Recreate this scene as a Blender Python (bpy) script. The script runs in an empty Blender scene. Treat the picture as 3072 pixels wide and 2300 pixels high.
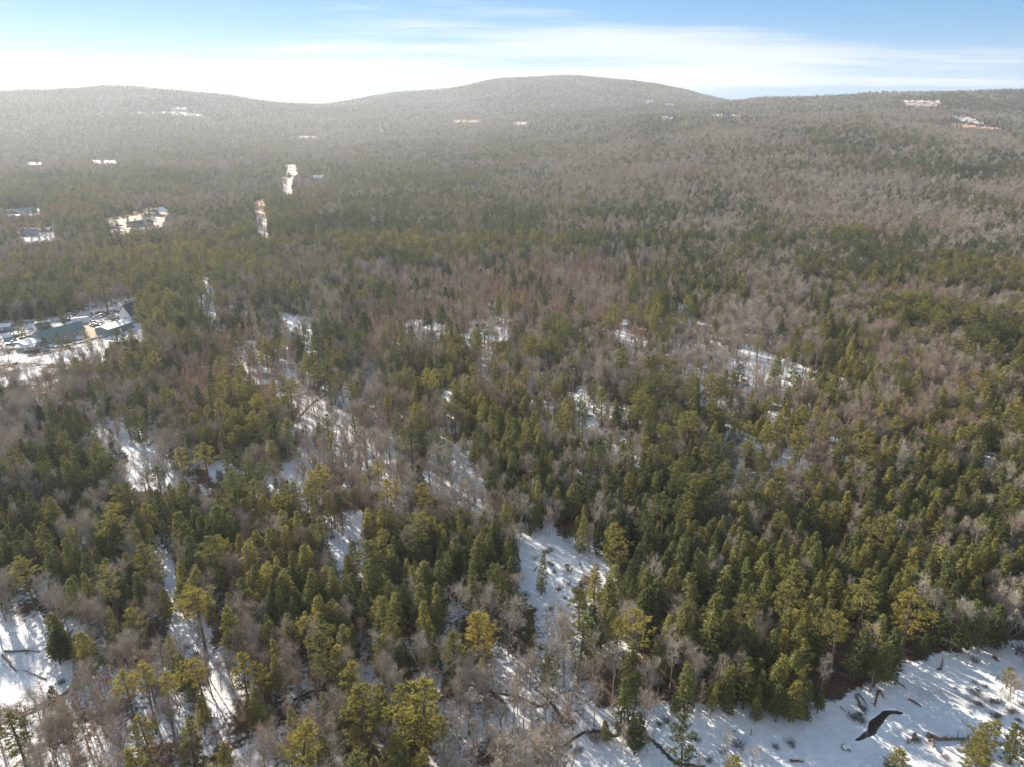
import bpy, math, random
import numpy as np
sc = bpy.context.scene
COL = sc.collection
R = math.radians
# ------------------------------------------------------------------ camera, sky, sun, exposure
CAM_H, PITCH, FPX = 110.0, 21.1, 2130.0          # metres, degrees below level, focal length in photo pixels
cam = bpy.data.cameras.new('camera'); camo = bpy.data.objects.new('camera', cam); COL.objects.link(camo)
sc.camera = camo
cam.sensor_width = 36.0; cam.lens = 36.0 * FPX / 3072.0; cam.clip_start = 1.0; cam.clip_end = 30000.0
camo.location = (0, 0, CAM_H); camo.rotation_euler = (R(90 - PITCH), 0, 0)
SUN_AZ, SUN_EL = 41.0, 22.5                      # degrees left of the view axis, degrees up
world = bpy.data.worlds.new('World'); sc.world = world; world.use_nodes = True
SKY_STRENGTH, SUN_STRENGTH, EXPOSURE = 0.12, 4.9, 1.55
sun = bpy.data.lights.new('sun', 'SUN'); suno = bpy.data.objects.new('sun', sun); COL.objects.link(suno)
sun.energy = SUN_STRENGTH; sun.angle = R(0.55); sun.color = (1.0, 0.905, 0.77)
suno.rotation_euler = (R(90 - SUN_EL), 0, R(180 + SUN_AZ)); suno.location = (-300, 400, 300)
sc.view_settings.view_transform = 'Standard'; sc.view_settings.look = 'None'
sc.view_settings.gamma = 1.0; sc.view_settings.exposure = EXPOSURE; sc.view_settings.use_curve_mapping = False
sc.cycles.max_bounces = 6; sc.cycles.diffuse_bounces = 3; sc.cycles.glossy_bounces = 2; sc.cycles.transmission_bounces = 3
sc.cycles.volume_bounces = 0; sc.cycles.transparent_max_bounces = 4
sc.cycles.use_denoising = True; sc.cycles.denoiser = 'OPENIMAGEDENOISE'; sc.cycles.denoising_prefilter = 'ACCURATE'
sc.cycles.caustics_reflective = False; sc.cycles.caustics_refractive = False
sc.cycles.sample_clamp_indirect = 4.0

def build_world():
    nt = world.node_tree; N = nt.nodes; L = nt.links
    bg = N['Background']
    sky = N.new('ShaderNodeTexSky'); sky.sky_type = 'NISHITA'; sky.sun_disc = False
    sky.sun_elevation = R(SUN_EL); sky.sun_rotation = R(-SUN_AZ)
    sky.altitude = 300; sky.air_density = 0.5; sky.dust_density = 0.0; sky.ozone_density = 2.5
    def math_(op, a, b=None, c=None, clamp=False):
        n = N.new('ShaderNodeMath'); n.operation = op; n.use_clamp = clamp
        for i, v in enumerate((a, b, c)):
            if v is None: continue
            if isinstance(v, (int, float)): n.inputs[i].default_value = v
            else: L.new(v, n.inputs[i])
        return n.outputs[0]
    tc = N.new('ShaderNodeTexCoord')
    sep = N.new('ShaderNodeSeparateXYZ'); L.new(tc.outputs['Generated'], sep.inputs[0])
    x, y, z = sep.outputs
    zc = math_('MAXIMUM', z, 0.0)
    # thin cirrus sheet: the view direction carried onto a high cloud plane
    den = math_('ADD', zc, 0.045)
    px = math_('DIVIDE', x, den); py = math_('DIVIDE', y, den)
    comb = N.new('ShaderNodeCombineXYZ'); L.new(px, comb.inputs[0]); L.new(py, comb.inputs[1])
    mp = N.new('ShaderNodeMapping'); L.new(comb.outputs[0], mp.inputs[0])
    mp.inputs['Rotation'].default_value = (0, 0, R(-14)); mp.inputs['Scale'].default_value = (0.11, 0.26, 1); mp.inputs['Location'].default_value = CLOUD_SHIFT
    n1 = N.new('ShaderNodeTexNoise'); L.new(mp.outputs[0], n1.inputs['Vector'])
    n1.inputs['Scale'].default_value = 1.0; n1.inputs['Detail'].default_value = 9; n1.inputs['Roughness'].default_value = 0.55; n1.inputs['Distortion'].default_value = 0.5
    mp2 = N.new('ShaderNodeMapping'); L.new(comb.outputs[0], mp2.inputs[0])
    mp2.inputs['Rotation'].default_value = (0, 0, R(-8)); mp2.inputs['Scale'].default_value = (0.35, 1.6, 1)
    n2 = N.new('ShaderNodeTexNoise'); L.new(mp2.outputs[0], n2.inputs['Vector'])
    n2.inputs['Scale'].default_value = 1.2; n2.inputs['Detail'].default_value = 8; n2.inputs['Roughness'].default_value = 0.62; n2.inputs['Distortion'].default_value = 0.8
    s = math_('ADD', math_('MULTIPLY', n1.outputs['Fac'], 0.80), math_('MULTIPLY', n2.outputs['Fac'], 0.20))
    # the long bank of thin cloud ahead
    yy = math_('MAXIMUM', y, 0.05)
    ea = math_('DIVIDE', math_('SUBTRACT', math_('DIVIDE', x, yy), 0.02), 0.46); eb = math_('DIVIDE', math_('SUBTRACT', math_('DIVIDE', z, yy), 0.070), 0.062)
    dist = math_('ADD', math_('MULTIPLY', ea, ea), math_('MULTIPLY', eb, eb))
    bank = N.new('ShaderNodeMapRange'); bank.interpolation_type = 'SMOOTHSTEP'; L.new(dist, bank.inputs['Value'])
    bank.inputs['From Min'].default_value = 1.25; bank.inputs['From Max'].default_value = 0.2; bank.inputs['To Min'].default_value = 0; bank.inputs['To Max'].default_value = 0.12
    s = math_('ADD', s, bank.outputs[0])
    # extra cloud added overhead, out of view, to brighten the ambient light
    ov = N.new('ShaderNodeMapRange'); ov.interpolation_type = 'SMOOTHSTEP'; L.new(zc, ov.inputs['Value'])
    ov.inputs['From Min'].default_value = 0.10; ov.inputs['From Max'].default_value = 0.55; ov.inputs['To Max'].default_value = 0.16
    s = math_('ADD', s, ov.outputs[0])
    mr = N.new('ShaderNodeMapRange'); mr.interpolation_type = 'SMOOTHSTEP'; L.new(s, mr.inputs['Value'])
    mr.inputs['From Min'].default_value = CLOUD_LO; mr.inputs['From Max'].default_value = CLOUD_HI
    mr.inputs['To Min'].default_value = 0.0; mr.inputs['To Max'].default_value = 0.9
    # sky darkened to dull blue towards the horizon, offsetting the haze glow, the same all the way round
    veil = math_('MULTIPLY', math_('POWER', 2.718, math_('MULTIPLY', zc, -VEIL_K)), VEIL_A)
    # the Nishita sky, its huge range pressed together as the photograph does
    sc_ = N.new('ShaderNodeVectorMath'); sc_.operation = 'SCALE'; L.new(sky.outputs[0], sc_.inputs[0]); sc_.inputs['Scale'].default_value = 0.14
    ga = N.new('ShaderNodeGamma'); L.new(sc_.outputs[0], ga.inputs[0]); ga.inputs[1].default_value = SKY_GAMMA
    hs = N.new('ShaderNodeHueSaturation'); L.new(ga.outputs[0], hs.inputs['Color']); hs.inputs['Saturation'].default_value = SKY_SAT; hs.inputs['Value'].default_value = SKY_VAL
    def mix(f, a, b):
        m = N.new('ShaderNodeMix'); m.data_type = 'RGBA'; L.new(f, m.inputs['Factor'])
        for i, q in ((6, a), (7, b)):
            if isinstance(q, tuple): m.inputs[i].default_value = q
            else: L.new(q, m.inputs[i])
        return m.outputs[2]
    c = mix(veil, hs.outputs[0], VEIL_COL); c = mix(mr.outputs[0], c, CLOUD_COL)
    fin = N.new('ShaderNodeVectorMath'); fin.operation = 'SCALE'; L.new(c, fin.inputs[0]); fin.inputs['Scale'].default_value = 1.0 / (SKY_STRENGTH * 2 ** EXPOSURE)
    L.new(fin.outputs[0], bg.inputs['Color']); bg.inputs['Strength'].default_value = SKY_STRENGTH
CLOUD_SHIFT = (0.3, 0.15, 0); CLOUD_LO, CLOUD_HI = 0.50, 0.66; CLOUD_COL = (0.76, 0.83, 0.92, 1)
SKY_SAT, SKY_GAMMA, SKY_VAL = 2.3, 0.40, 0.86; VEIL_K, VEIL_A, VEIL_COL = 20.0, 1.0, (0.20, 0.36, 0.62, 1)
build_world()

# ------------------------------------------------------------------ photo pixel <-> place
SP, CP = math.sin(R(PITCH)), math.cos(R(PITCH))
def project(x, y, z):
    x = np.asarray(x, float); dz = np.asarray(z, float) - CAM_H
    fw = y * CP - dz * SP; up = y * SP + dz * CP
    fw = np.maximum(fw, 1e-3)
    return 1536 + FPX * x / fw, 1150 - FPX * up / fw
def ray(u, v):
    a = (u - 1536) / FPX; b = (1150 - v) / FPX
    return a, CP + SP * b, -SP + CP * b
def smooth(e0, e1, x):
    t = np.clip((x - e0) / (e1 - e0), 0, 1); return t * t * (3 - 2 * t)
rng = np.random.default_rng(7)
# value noise on a lattice
_lat = rng.random((256, 256))
def vnoise(x, y):
    xi = np.floor(x).astype(int); yi = np.floor(y).astype(int); fx = x - xi; fy = y - yi
    fx = fx * fx * (3 - 2 * fx); fy = fy * fy * (3 - 2 * fy)
    a = _lat[xi % 256, yi % 256]; b = _lat[(xi + 1) % 256, yi % 256]; c = _lat[xi % 256, (yi + 1) % 256]; d = _lat[(xi + 1) % 256, (yi + 1) % 256]
    return (a * (1 - fx) + b * fx) * (1 - fy) + (c * (1 - fx) + d * fx) * fy
def fbm(x, y, o=4):
    s = 0; a = 0.5
    for i in range(o):
        s = s + a * vnoise(x * 2 ** i + 17 * i, y * 2 ** i + 31 * i); a *= 0.5
    return s
# ------------------------------------------------------------------ terrain: a valley floor, a rise to the right and the far hills
_HX = [-700, 0, 330, 550, 720, 870, 950, 1060, 1190, 1300, 1400, 1590, 1800, 2000, 2212, 2900]
_HILL = {
 -700: [(0,0),(1800,5),(2300,40),(2800,105),(3100,150),(3800,130),(9000,100)],
 0:    [(0,0),(1800,4),(2300,45),(2800,126),(3100,171),(3800,140),(9000,100)],
 330:  [(0,0),(1800,4),(2300,42),(2800,124),(3200,196),(3900,150),(9000,100)],
 550:  [(0,0),(1800,2),(2300,20),(2800,82),(3300,152),(4000,125),(9000,100)],
 720:  [(0,0),(1800,3),(2300,12),(2800,42),(3300,98),(3600,120),(4500,105),(9000,90)],
 950:  [(0,0),(1000,2),(1400,6),(1800,13),(2300,30),(2800,58),(3300,108),(4000,195),(4800,150),(9000,90)],
 870:  [(0,0),(1000,2),(1400,5),(1800,10),(2300,24),(2800,52),(3300,104),(3900,186),(4600,150),(9000,90)],
 1060: [(0,0),(800,0),(1000,4),(1400,11),(1800,22),(2300,42),(2800,72),(3300,118),(4000,226),(4300,256),(5100,190),(9000,90)],
 1300: [(0,0),(500,0),(700,2),(1000,11),(1400,30),(1800,52),(2300,74),(2800,98),(3300,140),(4000,232),(4500,280),(5400,200),(9000,90)],
 1190: [(0,0),(700,0),(1000,6),(1400,18),(1800,33),(2300,56),(2800,86),(3300,132),(4000,232),(4500,288),(5500,200),(9000,90)],
 1400: [(0,0),(400,0),(700,3),(1000,15),(1400,43),(1800,71),(2300,90),(2800,110),(3300,150),(4300,246),(5200,190),(9000,90)],
 1590: [(0,0),(400,0),(700,5),(1000,25),(1400,64),(1600,82),(2000,80),(2400,100),(2800,138),(3300,120),(9000,80)],
 1800: [(0,0),(400,0),(700,9),(1000,36),(1400,74),(1800,87),(2300,120),(2600,154),(3300,125),(9000,80)],
 2000: [(0,0),(400,0),(700,9),(1000,29),(1300,53),(1800,82),(2300,130),(2600,157),(3300,130),(9000,80)],
 2212: [(0,0),(400,0),(700,9),(1000,27),(1300,45),(1800,72),(2300,128),(2700,168),(3300,140),(9000,80)],
 2900: [(0,0),(400,0),(700,6),(1000,22),(1300,40),(1800,72),(2300,120),(2700,160),(3300,140),(9000,80)],
}
_GY = np.arange(0, 9001, 25.0)
_GU = np.linspace(-1.2, 1.2, 241)
_tab = np.array([np.interp(_GY, *zip(*_HILL[k])) for k in _HX])
_hu = (np.array(_HX) - 1106) / 1534.0
_T = np.array([[np.interp(u, _hu, _tab[:, j]) for j in range(len(_GY))] for u in _GU])
def _blur(a, n, ax):
    k = np.hanning(n + 2)[1:-1]; k /= k.sum(); p = [(0, 0), (0, 0)]; p[ax] = (n // 2, n // 2)
    b = np.pad(a, p, mode='edge'); return np.apply_along_axis(lambda m: np.convolve(m, k, 'valid'), ax, b)
_T = _blur(_blur(_T, 9, 1), 7, 0)
def terrain(x, y):
    x = np.asarray(x, float); y = np.asarray(y, float)
    yy = np.maximum(y, 60.0); u = np.clip(x / yy, -1.19, 1.19)
    a = (u + 1.2) / 2.4 * 240; b = np.clip(yy / 25.0, 0, len(_GY) - 1.001)
    i = np.floor(a).astype(int); j = np.floor(b).astype(int); fa = a - i; fb = b - j
    h = (_T[i, j] * (1 - fa) + _T[i + 1, j] * fa) * (1 - fb) + (_T[i, j + 1] * (1 - fa) + _T[i + 1, j + 1] * fa) * fb
    far = smooth(250, 1400, y)
    h = h + far * (fbm(x / 330.0 + 40, y / 330.0 + 9, 3) - 0.44) * 34 * smooth(250, 2600, y)
    return h + (fbm(x / 45.0 + 5, y / 45.0 + 3, 3) - 0.44) * 1.6 * smooth(120, 170, y)
def ground_at(u, v):
    """photo pixel -> the ground point seen there"""
    a, b, c = ray(u, v)
    t = 60.0; prev = t
    while t < 9000:
        if CAM_H + c * t < float(terrain(a * t, b * t)): break
        prev = t; t *= 1.01
    lo, hi = prev, t
    for _ in range(30):
        m = (lo + hi) / 2
        if CAM_H + c * m < float(terrain(a * m, b * m)): hi = m
        else: lo = m
    return np.array([a * hi, b * hi, float(terrain(a * hi, b * hi))])
def under_top(u, v, H):
    """photo pixel of a tree top of height H -> its foot"""
    a, b, c = ray(u, v); t = (CAM_H - H) / -c if c < 0 else 3000.0
    for _ in range(12):
        z = float(terrain(a * t, b * t))
        t = t * 0.4 + 0.6 * ((CAM_H - H - z) / -c if c < -1e-3 else t)
    return np.array([a * t, b * t, float(terrain(a * t, b * t))]), t

# ------------------------------------------------------------------ materials
def node_mat(name):
    m = bpy.data.materials.new(name); m.use_nodes = True
    nt = m.node_tree; return m, nt, nt.nodes, nt.links, nt.nodes['Principled BSDF']
def plain(name, col, rough=0.8, var=0.12, scale=3.0, metal=0.0, spec=0.3):
    m, nt, N, L, b = node_mat(name)
    b.inputs['Roughness'].default_value = rough; b.inputs['Metallic'].default_value = metal; b.inputs['Specular IOR Level'].default_value = spec
    tc = N.new('ShaderNodeTexCoord'); n = N.new('ShaderNodeTexNoise'); n.inputs['Scale'].default_value = scale; n.inputs['Detail'].default_value = 5
    L.new(tc.outputs['Object'], n.inputs['Vector'])
    mx = N.new('ShaderNodeMix'); mx.data_type = 'RGBA'; L.new(n.outputs['Fac'], mx.inputs['Factor'])
    mx.inputs[6].default_value = (*[c * (1 - var * 1.6) for c in col], 1); mx.inputs[7].default_value = (*[min(1, c * (1 + var * 1.6)) for c in col], 1)
    L.new(mx.outputs[2], b.inputs['Base Color']); return m
def foliage(name, stops, trans=0.35, rough=0.6):
    """tint 0..1 (per tree) picks the colour; each tree and each spray varies a little"""
    m, nt, N, L, b = node_mat(name)
    N.remove(b); out = N['Material Output']
    at = N.new('ShaderNodeAttribute'); at.attribute_type = 'INSTANCER'; at.attribute_name = 'tint'
    rp = N.new('ShaderNodeValToRGB'); L.new(at.outputs['Fac'], rp.inputs['Fac'])
    e = rp.color_ramp.elements
    e[0].position, e[0].color = stops[0][0], (*stops[0][1], 1); e[1].position, e[1].color = stops[-1][0], (*stops[-1][1], 1)
    for p, c in stops[1:-1]:
        q = e.new(p); q.color = (*c, 1)
    oi = N.new('ShaderNodeObjectInfo'); geo = N.new('ShaderNodeNewGeometry')
    mul = N.new('ShaderNodeMath'); mul.operation = 'MULTIPLY_ADD'; L.new(geo.outputs['Random Per Island'], mul.inputs[0]); mul.inputs[1].default_value = 0.5; mul.inputs[2].default_value = 0.62
    mul2 = N.new('ShaderNodeMath'); mul2.operation = 'MULTIPLY_ADD'; L.new(oi.outputs['Random'], mul2.inputs[0]); mul2.inputs[1].default_value = 0.3; L.new(mul.outputs[0], mul2.inputs[2])
    vm = N.new('ShaderNodeVectorMath'); vm.operation = 'SCALE'; L.new(rp.outputs[0], vm.inputs[0]); L.new(mul2.outputs[0], vm.inputs['Scale'])
    d = N.new('ShaderNodeBsdfDiffuse'); L.new(vm.outputs[0], d.inputs['Color'])
    if trans > 0:
        t = N.new('ShaderNodeBsdfTranslucent'); L.new(vm.outputs[0], t.inputs['Color'])
        mx = N.new('ShaderNodeMixShader'); mx.inputs[0].default_value = trans; L.new(d.outputs[0], mx.inputs[1]); L.new(t.outputs[0], mx.inputs[2])
        L.new(mx.outputs[0], out.inputs['Surface'])
    else: L.new(d.outputs[0], out.inputs['Surface'])
    return m
M = {}
M['hemlock'] = foliage('hemlock_needles', [(0, (0.046, 0.060, 0.030)), (0.5, (0.152, 0.156, 0.054)), (1, (0.305, 0.255, 0.070))], 0.34)
M['pine'] = foliage('pine_needles', [(0, (0.072, 0.090, 0.042)), (0.5, (0.182, 0.186, 0.062)), (1, (0.33, 0.275, 0.072))], 0.40)
M['twig'] = foliage('bare_twigs', [(0, (0.40, 0.36, 0.30)), (0.5, (0.36, 0.31, 0.245)), (1, (0.35, 0.265, 0.20))], 0.0)
M['sapling'] = foliage('sapling_twigs', [(0, (0.36, 0.29, 0.235)), (0.5, (0.40, 0.29, 0.225)), (1, (0.42, 0.27, 0.20))], 0.0)
M['brush'] = foliage('brush_twigs', [(0, (0.050, 0.042, 0.030)), (0.5, (0.090, 0.070, 0.048)), (1, (0.150, 0.105, 0.065))], 0.1)
M['bark'] = foliage('conifer_bark', [(0, (0.10, 0.08, 0.065)), (1, (0.14, 0.105, 0.08))], 0.0)
M['greybark'] = foliage('hardwood_bark', [(0, (0.30, 0.26, 0.215)), (1, (0.22, 0.17, 0.13))], 0.0)

# ------------------------------------------------------------------ tree shapes (triangle soups, a few of each kind)
UP = np.array([0, 0, 1.0])
def unit(v): return v / np.maximum(np.linalg.norm(v, axis=-1, keepdims=True), 1e-9)
def slivers(p, d, l, w, g):
    """one tapering triangle per row: root p, direction d, length l, root width w"""
    d = unit(d); s = unit(np.cross(d, g.normal(size=d.shape)))
    return np.stack([p - s * w[:, None] / 2, p + s * w[:, None] / 2, p + d * l[:, None]], 1)
def diamonds(p, d, l, w, g):
    d = unit(d); s = unit(np.cross(d, unit(g.normal(size=d.shape) * 0.8 + UP)))
    m = p + d * (l * 0.42)[:, None]; a = m - s * w[:, None] / 2; b = m + s * w[:, None] / 2; e = p + d * l[:, None]
    return np.concatenate([np.stack([p, b, a], 1), np.stack([a, b, e], 1)], 0)
def tube(pts, rad, n=5):
    pts = np.asarray(pts, float); k = len(pts); out = []
    ang = np.arange(n) * 2 * math.pi / n
    rings = []
    for i in range(k):
        d = unit((pts[min(i + 1, k - 1)] - pts[max(i - 1, 0)])[None])[0]
        s = np.cross(d, [0.31, 0.87, 0.2]); s /= np.linalg.norm(s); t = np.cross(d, s)
        rings.append(pts[i] + rad[i] * (np.cos(ang)[:, None] * s + np.sin(ang)[:, None] * t))
    for i in range(k - 1):
        a, b = rings[i], rings[i + 1]; a2, b2 = np.roll(a, -1, 0), np.roll(b, -1, 0)
        out += [np.stack([a, a2, b2], 1), np.stack([a, b2, b], 1)]
    return np.concatenate(out)
def hemlock(seed, H=16.0, Rad=3.3, bare=0.10, nb=105, dens=1.0):
    g = np.random.default_rng(seed); tris = []
    lean = g.normal(0, 0.25, 2)
    ax = lambda z: np.array([lean[0] * (z / H) ** 2, lean[1] * (z / H) ** 2, z])
    lob = g.random(3) * 6.28
    for i in range(nb):
        t = ((i + g.random()) / nb) ** 1.12
        z = H * (bare + (0.985 - bare) * t); az = i * 2.39996 + g.normal(0, 0.25)
        asym = 1 + 0.16 * math.sin(az + lob[0]) + 0.10 * math.sin(2 * az + lob[1] + 5 * t)
        r = Rad * ((1 - t) ** 0.78 * 0.97 + 0.03) * min(1, 0.55 + t / 0.22) * g.uniform(0.66, 1.14) * asym
        if g.random() < 0.07: continue
        n = max(5, int((7 + 15 * r / Rad) * dens))
        s = g.random(n) ** 0.62 * 0.95 + 0.06
        out = np.array([math.cos(az), math.sin(az), 0]); per = np.array([-out[1], out[0], 0])
        lat = g.uniform(-1, 1, n); wd = 0.34 * r * (0.35 + s * (1.25 - s))
        droop = g.uniform(0.30, 0.50)
        p = ax(z) + out * (r * s)[:, None] + per * (lat * wd)[:, None] + UP * (r * (0.22 * s - droop * s * s) + g.normal(0, 0.07, n))[:, None]
        d = out * (0.75 + 0.0 * s)[:, None] + per * (lat * 0.9)[:, None] + UP * (-0.28 + 0.25 * g.normal(size=n))[:, None] + g.normal(0, 0.22, (n, 3))
        tris.append(diamonds(p, d, g.uniform(0.55, 1.05, n), g.uniform(0.20, 0.38, n), g))
    n = 14; p = ax(H * 0.95) + g.normal(0, 0.10, (n, 3)) + UP * g.uniform(-0.4, 0.6, n)[:, None]
    tris.append(slivers(p, UP + g.normal(0, 0.4, (n, 3)), g.uniform(0.4, 0.8, n), g.uniform(0.12, 0.2, n), g))
    tr = tube([ax(z) for z in (-0.6, H * 0.3, H * 0.7, H * 0.97)], [0.26, 0.2, 0.1, 0.02], 5)
    return tr, np.concatenate(tris)
def pine(seed, H=20.0, Rad=3.6, bare=0.42, whorls=13, gap=0.2):
    g = np.random.default_rng(seed); tris = []; limbs = []
    lean = g.normal(0, 0.5, 2); ax = lambda z: np.array([lean[0] * (z / H) ** 2, lean[1] * (z / H) ** 2, z])
    side = g.random() * 6.28
    for k in range(whorls):
        t = (k + g.uniform(-0.25, 0.25)) / (whorls - 1)
        t = min(max(t, 0), 1); z = H * (bare + (0.965 - bare) * t)
        prof = (0.55 + 0.45 * min(1, t / 0.3)) * (1 - t ** 1.7) ** 0.75 * 0.92 + 0.10
        nbr = g.integers(4, 7); a0 = g.random() * 6.28
        for j in range(nbr):
            if g.random() < gap: continue
            az = a0 + j * 6.283 / nbr + g.normal(0, 0.3)
            r = Rad * prof * g.uniform(0.55, 1.22) * (1 + 0.22 * math.cos(az - side))
            out = np.array([math.cos(az), math.sin(az), 0]); per = np.array([-out[1], out[0], 0])
            rise = g.uniform(0.02, 0.25) + 0.35 * t; zz = z + g.normal(0, 0.25)
            f = lambda s: ax(zz) + out * (r * s)[:, None] + UP * (r * (rise * s + 0.10 * s * s))[:, None]
            limbs.append(slivers(f(np.array([0.02])), f(np.array([1.0])) - f(np.array([0.02])), np.array([r * 0.98]), np.array([0.11]), g))
            nt_ = max(4, int(4 + 10 * r / Rad))
            s = g.uniform(0.30, 1.0, nt_) ** 0.8; lat = g.uniform(-1, 1, nt_) * 0.30 * r * (0.25 + s * (1.3 - s))
            c = f(s) + per * lat[:, None] + g.normal(0, 0.06, (nt_, 3))
            m = 6; c = np.repeat(c, m, 0); n = len(c); la = np.repeat(np.sign(lat), m)
            d = out * 0.55 + per * (la * 0.35)[:, None] + UP * 0.45 + g.normal(0, 0.55, (n, 3))
            tris.append(slivers(c - unit(d) * 0.08, d, g.uniform(0.42, 0.80, n), g.uniform(0.13, 0.24, n), g))
    n = 40; p = ax(H * 0.955) + g.normal(0, 0.28, (n, 3)); tris.append(slivers(p, UP * 0.8 + g.normal(0, 0.5, (n, 3)), g.uniform(0.4, 0.8, n), g.uniform(0.12, 0.22, n), g))
    tr = tube([ax(z) for z in (-0.6, H * 0.25, H * 0.55, H * 0.8, H * 0.96)], [0.30, 0.25, 0.19, 0.11, 0.03], 6)
    # a few dead stubs below the crown
    n = 14; z = g.uniform(H * bare * 0.35, H * bare, n); az = g.random(n) * 6.28
    p = np.stack([ax(q) for q in z]); d = np.stack([np.cos(az), np.sin(az), g.normal(0, 0.25, n)], 1)
    limbs.append(slivers(p, d, g.uniform(0.5, 1.7, n), np.full(n, 0.06), g))
    return np.concatenate([tr] + limbs), np.concatenate(tris)
def hardwood(seed, H=15.0, spread=0.42, fork=0.30, limbs=7, tw=0.58, width=0.034, stems=1):
    g = np.random.default_rng(seed); wood = []; fine = []
    def grow(p, d, L, r, lev):
        d = d / np.linalg.norm(d)
        k = 3 if lev < 2 else 2
        pts = [p]; dd = d.copy()
        for i in range(k):
            dd = dd + g.normal(0, 0.09, 3) + UP * 0.06; dd /= np.linalg.norm(dd); pts.append(pts[-1] + dd * L / k)
        rad = np.linspace(r, r * 0.35, k + 1)
        wood.append(tube(pts, rad, 4 if lev == 1 else 3))
        pts = np.array(pts)
        if lev >= 3:
            n = max(3, int(g.integers(6, 10) * tw)); s = g.uniform(0.15, 1, n) * k; i = np.minimum(s.astype(int), k - 1)
            q = pts[i] + (pts[i + 1] - pts[i]) * (s - i)[:, None]
            dv = dd + UP * 0.25 + g.normal(0, 0.62, (n, 3)); ln = g.uniform(0.7, 1.6, n)
            fine.append(slivers(q, dv, ln, np.full(n, width), g))
            n2 = (n + 1) // 2; q2 = (q + unit(dv) * (ln * g.uniform(0.3, 0.8, n))[:, None])[:n2]
            fine.append(slivers(q2, dv[:n2] * 0.8 + g.normal(0, 0.6, (n2, 3)), g.uniform(0.4, 0.9, n2), np.full(n2, width * 0.8), g))
            return
        for j in range(6 if lev == 1 else 5):
            s = g.uniform(0.25, 1.0) * k; i = min(int(s), k - 1); q = pts[i] + (pts[i + 1] - pts[i]) * (s - i)
            a = unit(np.cross(dd, g.normal(size=3))[None])[0]
            grow(q, dd + a * g.uniform(0.45, 0.85) + UP * 0.12, L * g.uniform(0.42, 0.62), r * 0.42, lev + 1)
    for sidx in range(stems):
        off = np.array([0, 0, 0.0]) if stems == 1 else np.array([*g.normal(0, 0.35, 2), 0])
        ln = g.normal(0, 0.05 if stems == 1 else 0.16, 2)
        f = lambda z: off + np.array([ln[0] * z + 0.02 * math.sin(z) , ln[1] * z, z])
        top = H * 0.72
        wood.append(tube([f(z) for z in (-0.5, H * 0.2, H * 0.4, H * 0.58, top, H * 0.86)], np.array([0.20, 0.16, 0.13, 0.10, 0.06, 0.02]) * (H / 15) / (1 if stems == 1 else 1.4), 5))
        for j in range(limbs):
            t = fork + (0.92 - fork) * (j + g.random()) / limbs; z = H * t * 0.9; az = j * 2.4 + g.normal(0, 0.4)
            d = np.array([math.cos(az), math.sin(az), 0]) * spread * g.uniform(0.7, 1.3) + UP * (0.8 + 0.5 * t)
            grow(f(z), d, H * 0.40 * (1.15 - 0.75 * t) * g.uniform(0.8, 1.15), 0.10 * (H / 15), 1)
    return np.concatenate(wood), np.concatenate(fine)
def sapling(seed, H=9.0, width=0.042):
    g = np.random.default_rng(seed); ln = g.normal(0, 0.05, 2)
    f = lambda z: np.stack([ln[0] * z, ln[1] * z, z], -1)
    tr = tube(f(np.array([-0.4, H * 0.5, H * 0.97])), [0.055, 0.04, 0.012], 4)
    n = 66; z = H * g.uniform(0.2, 0.95, n); az = g.random(n) * 6.28
    d = np.stack([np.cos(az) * 0.5, np.sin(az) * 0.5, np.full(n, 0.9)], 1) + g.normal(0, 0.15, (n, 3))
    l = H * 0.26 * (1.1 - 0.7 * z / H) * g.uniform(0.6, 1.2, n)
    a = slivers(f(z), d, l, np.full(n, width * 1.3), g)
    m = 5; q = np.repeat(f(z), m, 0) + unit(np.repeat(d, m, 0)) * (np.repeat(l, m) * g.uniform(0.25, 0.95, n * m))[:, None]
    b = slivers(q, np.repeat(d, m, 0) + g.normal(0, 0.45, (n * m, 3)), g.uniform(0.3, 0.85, n * m), np.full(n * m, width), g)
    return tr, np.concatenate([a, b])
def shrub(seed, H=2.0, Rad=1.5, n=150, width=0.03):
    g = np.random.default_rng(seed)
    p = np.stack([g.normal(0, Rad * 0.28, n), g.normal(0, Rad * 0.28, n), np.full(n, -0.1)], 1)
    d = np.stack([p[:, 0] / Rad * 1.3, p[:, 1] / Rad * 1.3, np.full(n, 1.0)], 1) + g.normal(0, 0.25, (n, 3))
    l = H * g.uniform(0.5, 1.1, n); a = slivers(p, d, l, np.full(n, width * 1.4), g)
    q = np.repeat(p, 4, 0) + unit(np.repeat(d, 4, 0)) * (np.repeat(l, 4) * g.uniform(0.3, 0.95, n * 4))[:, None]
    b = slivers(q, np.repeat(d, 4, 0) + g.normal(0, 0.6, (n * 4, 3)), g.uniform(0.25, 0.6, n * 4) * H / 2, np.full(n * 4, width), g)
    return None, np.concatenate([a, b])

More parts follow.
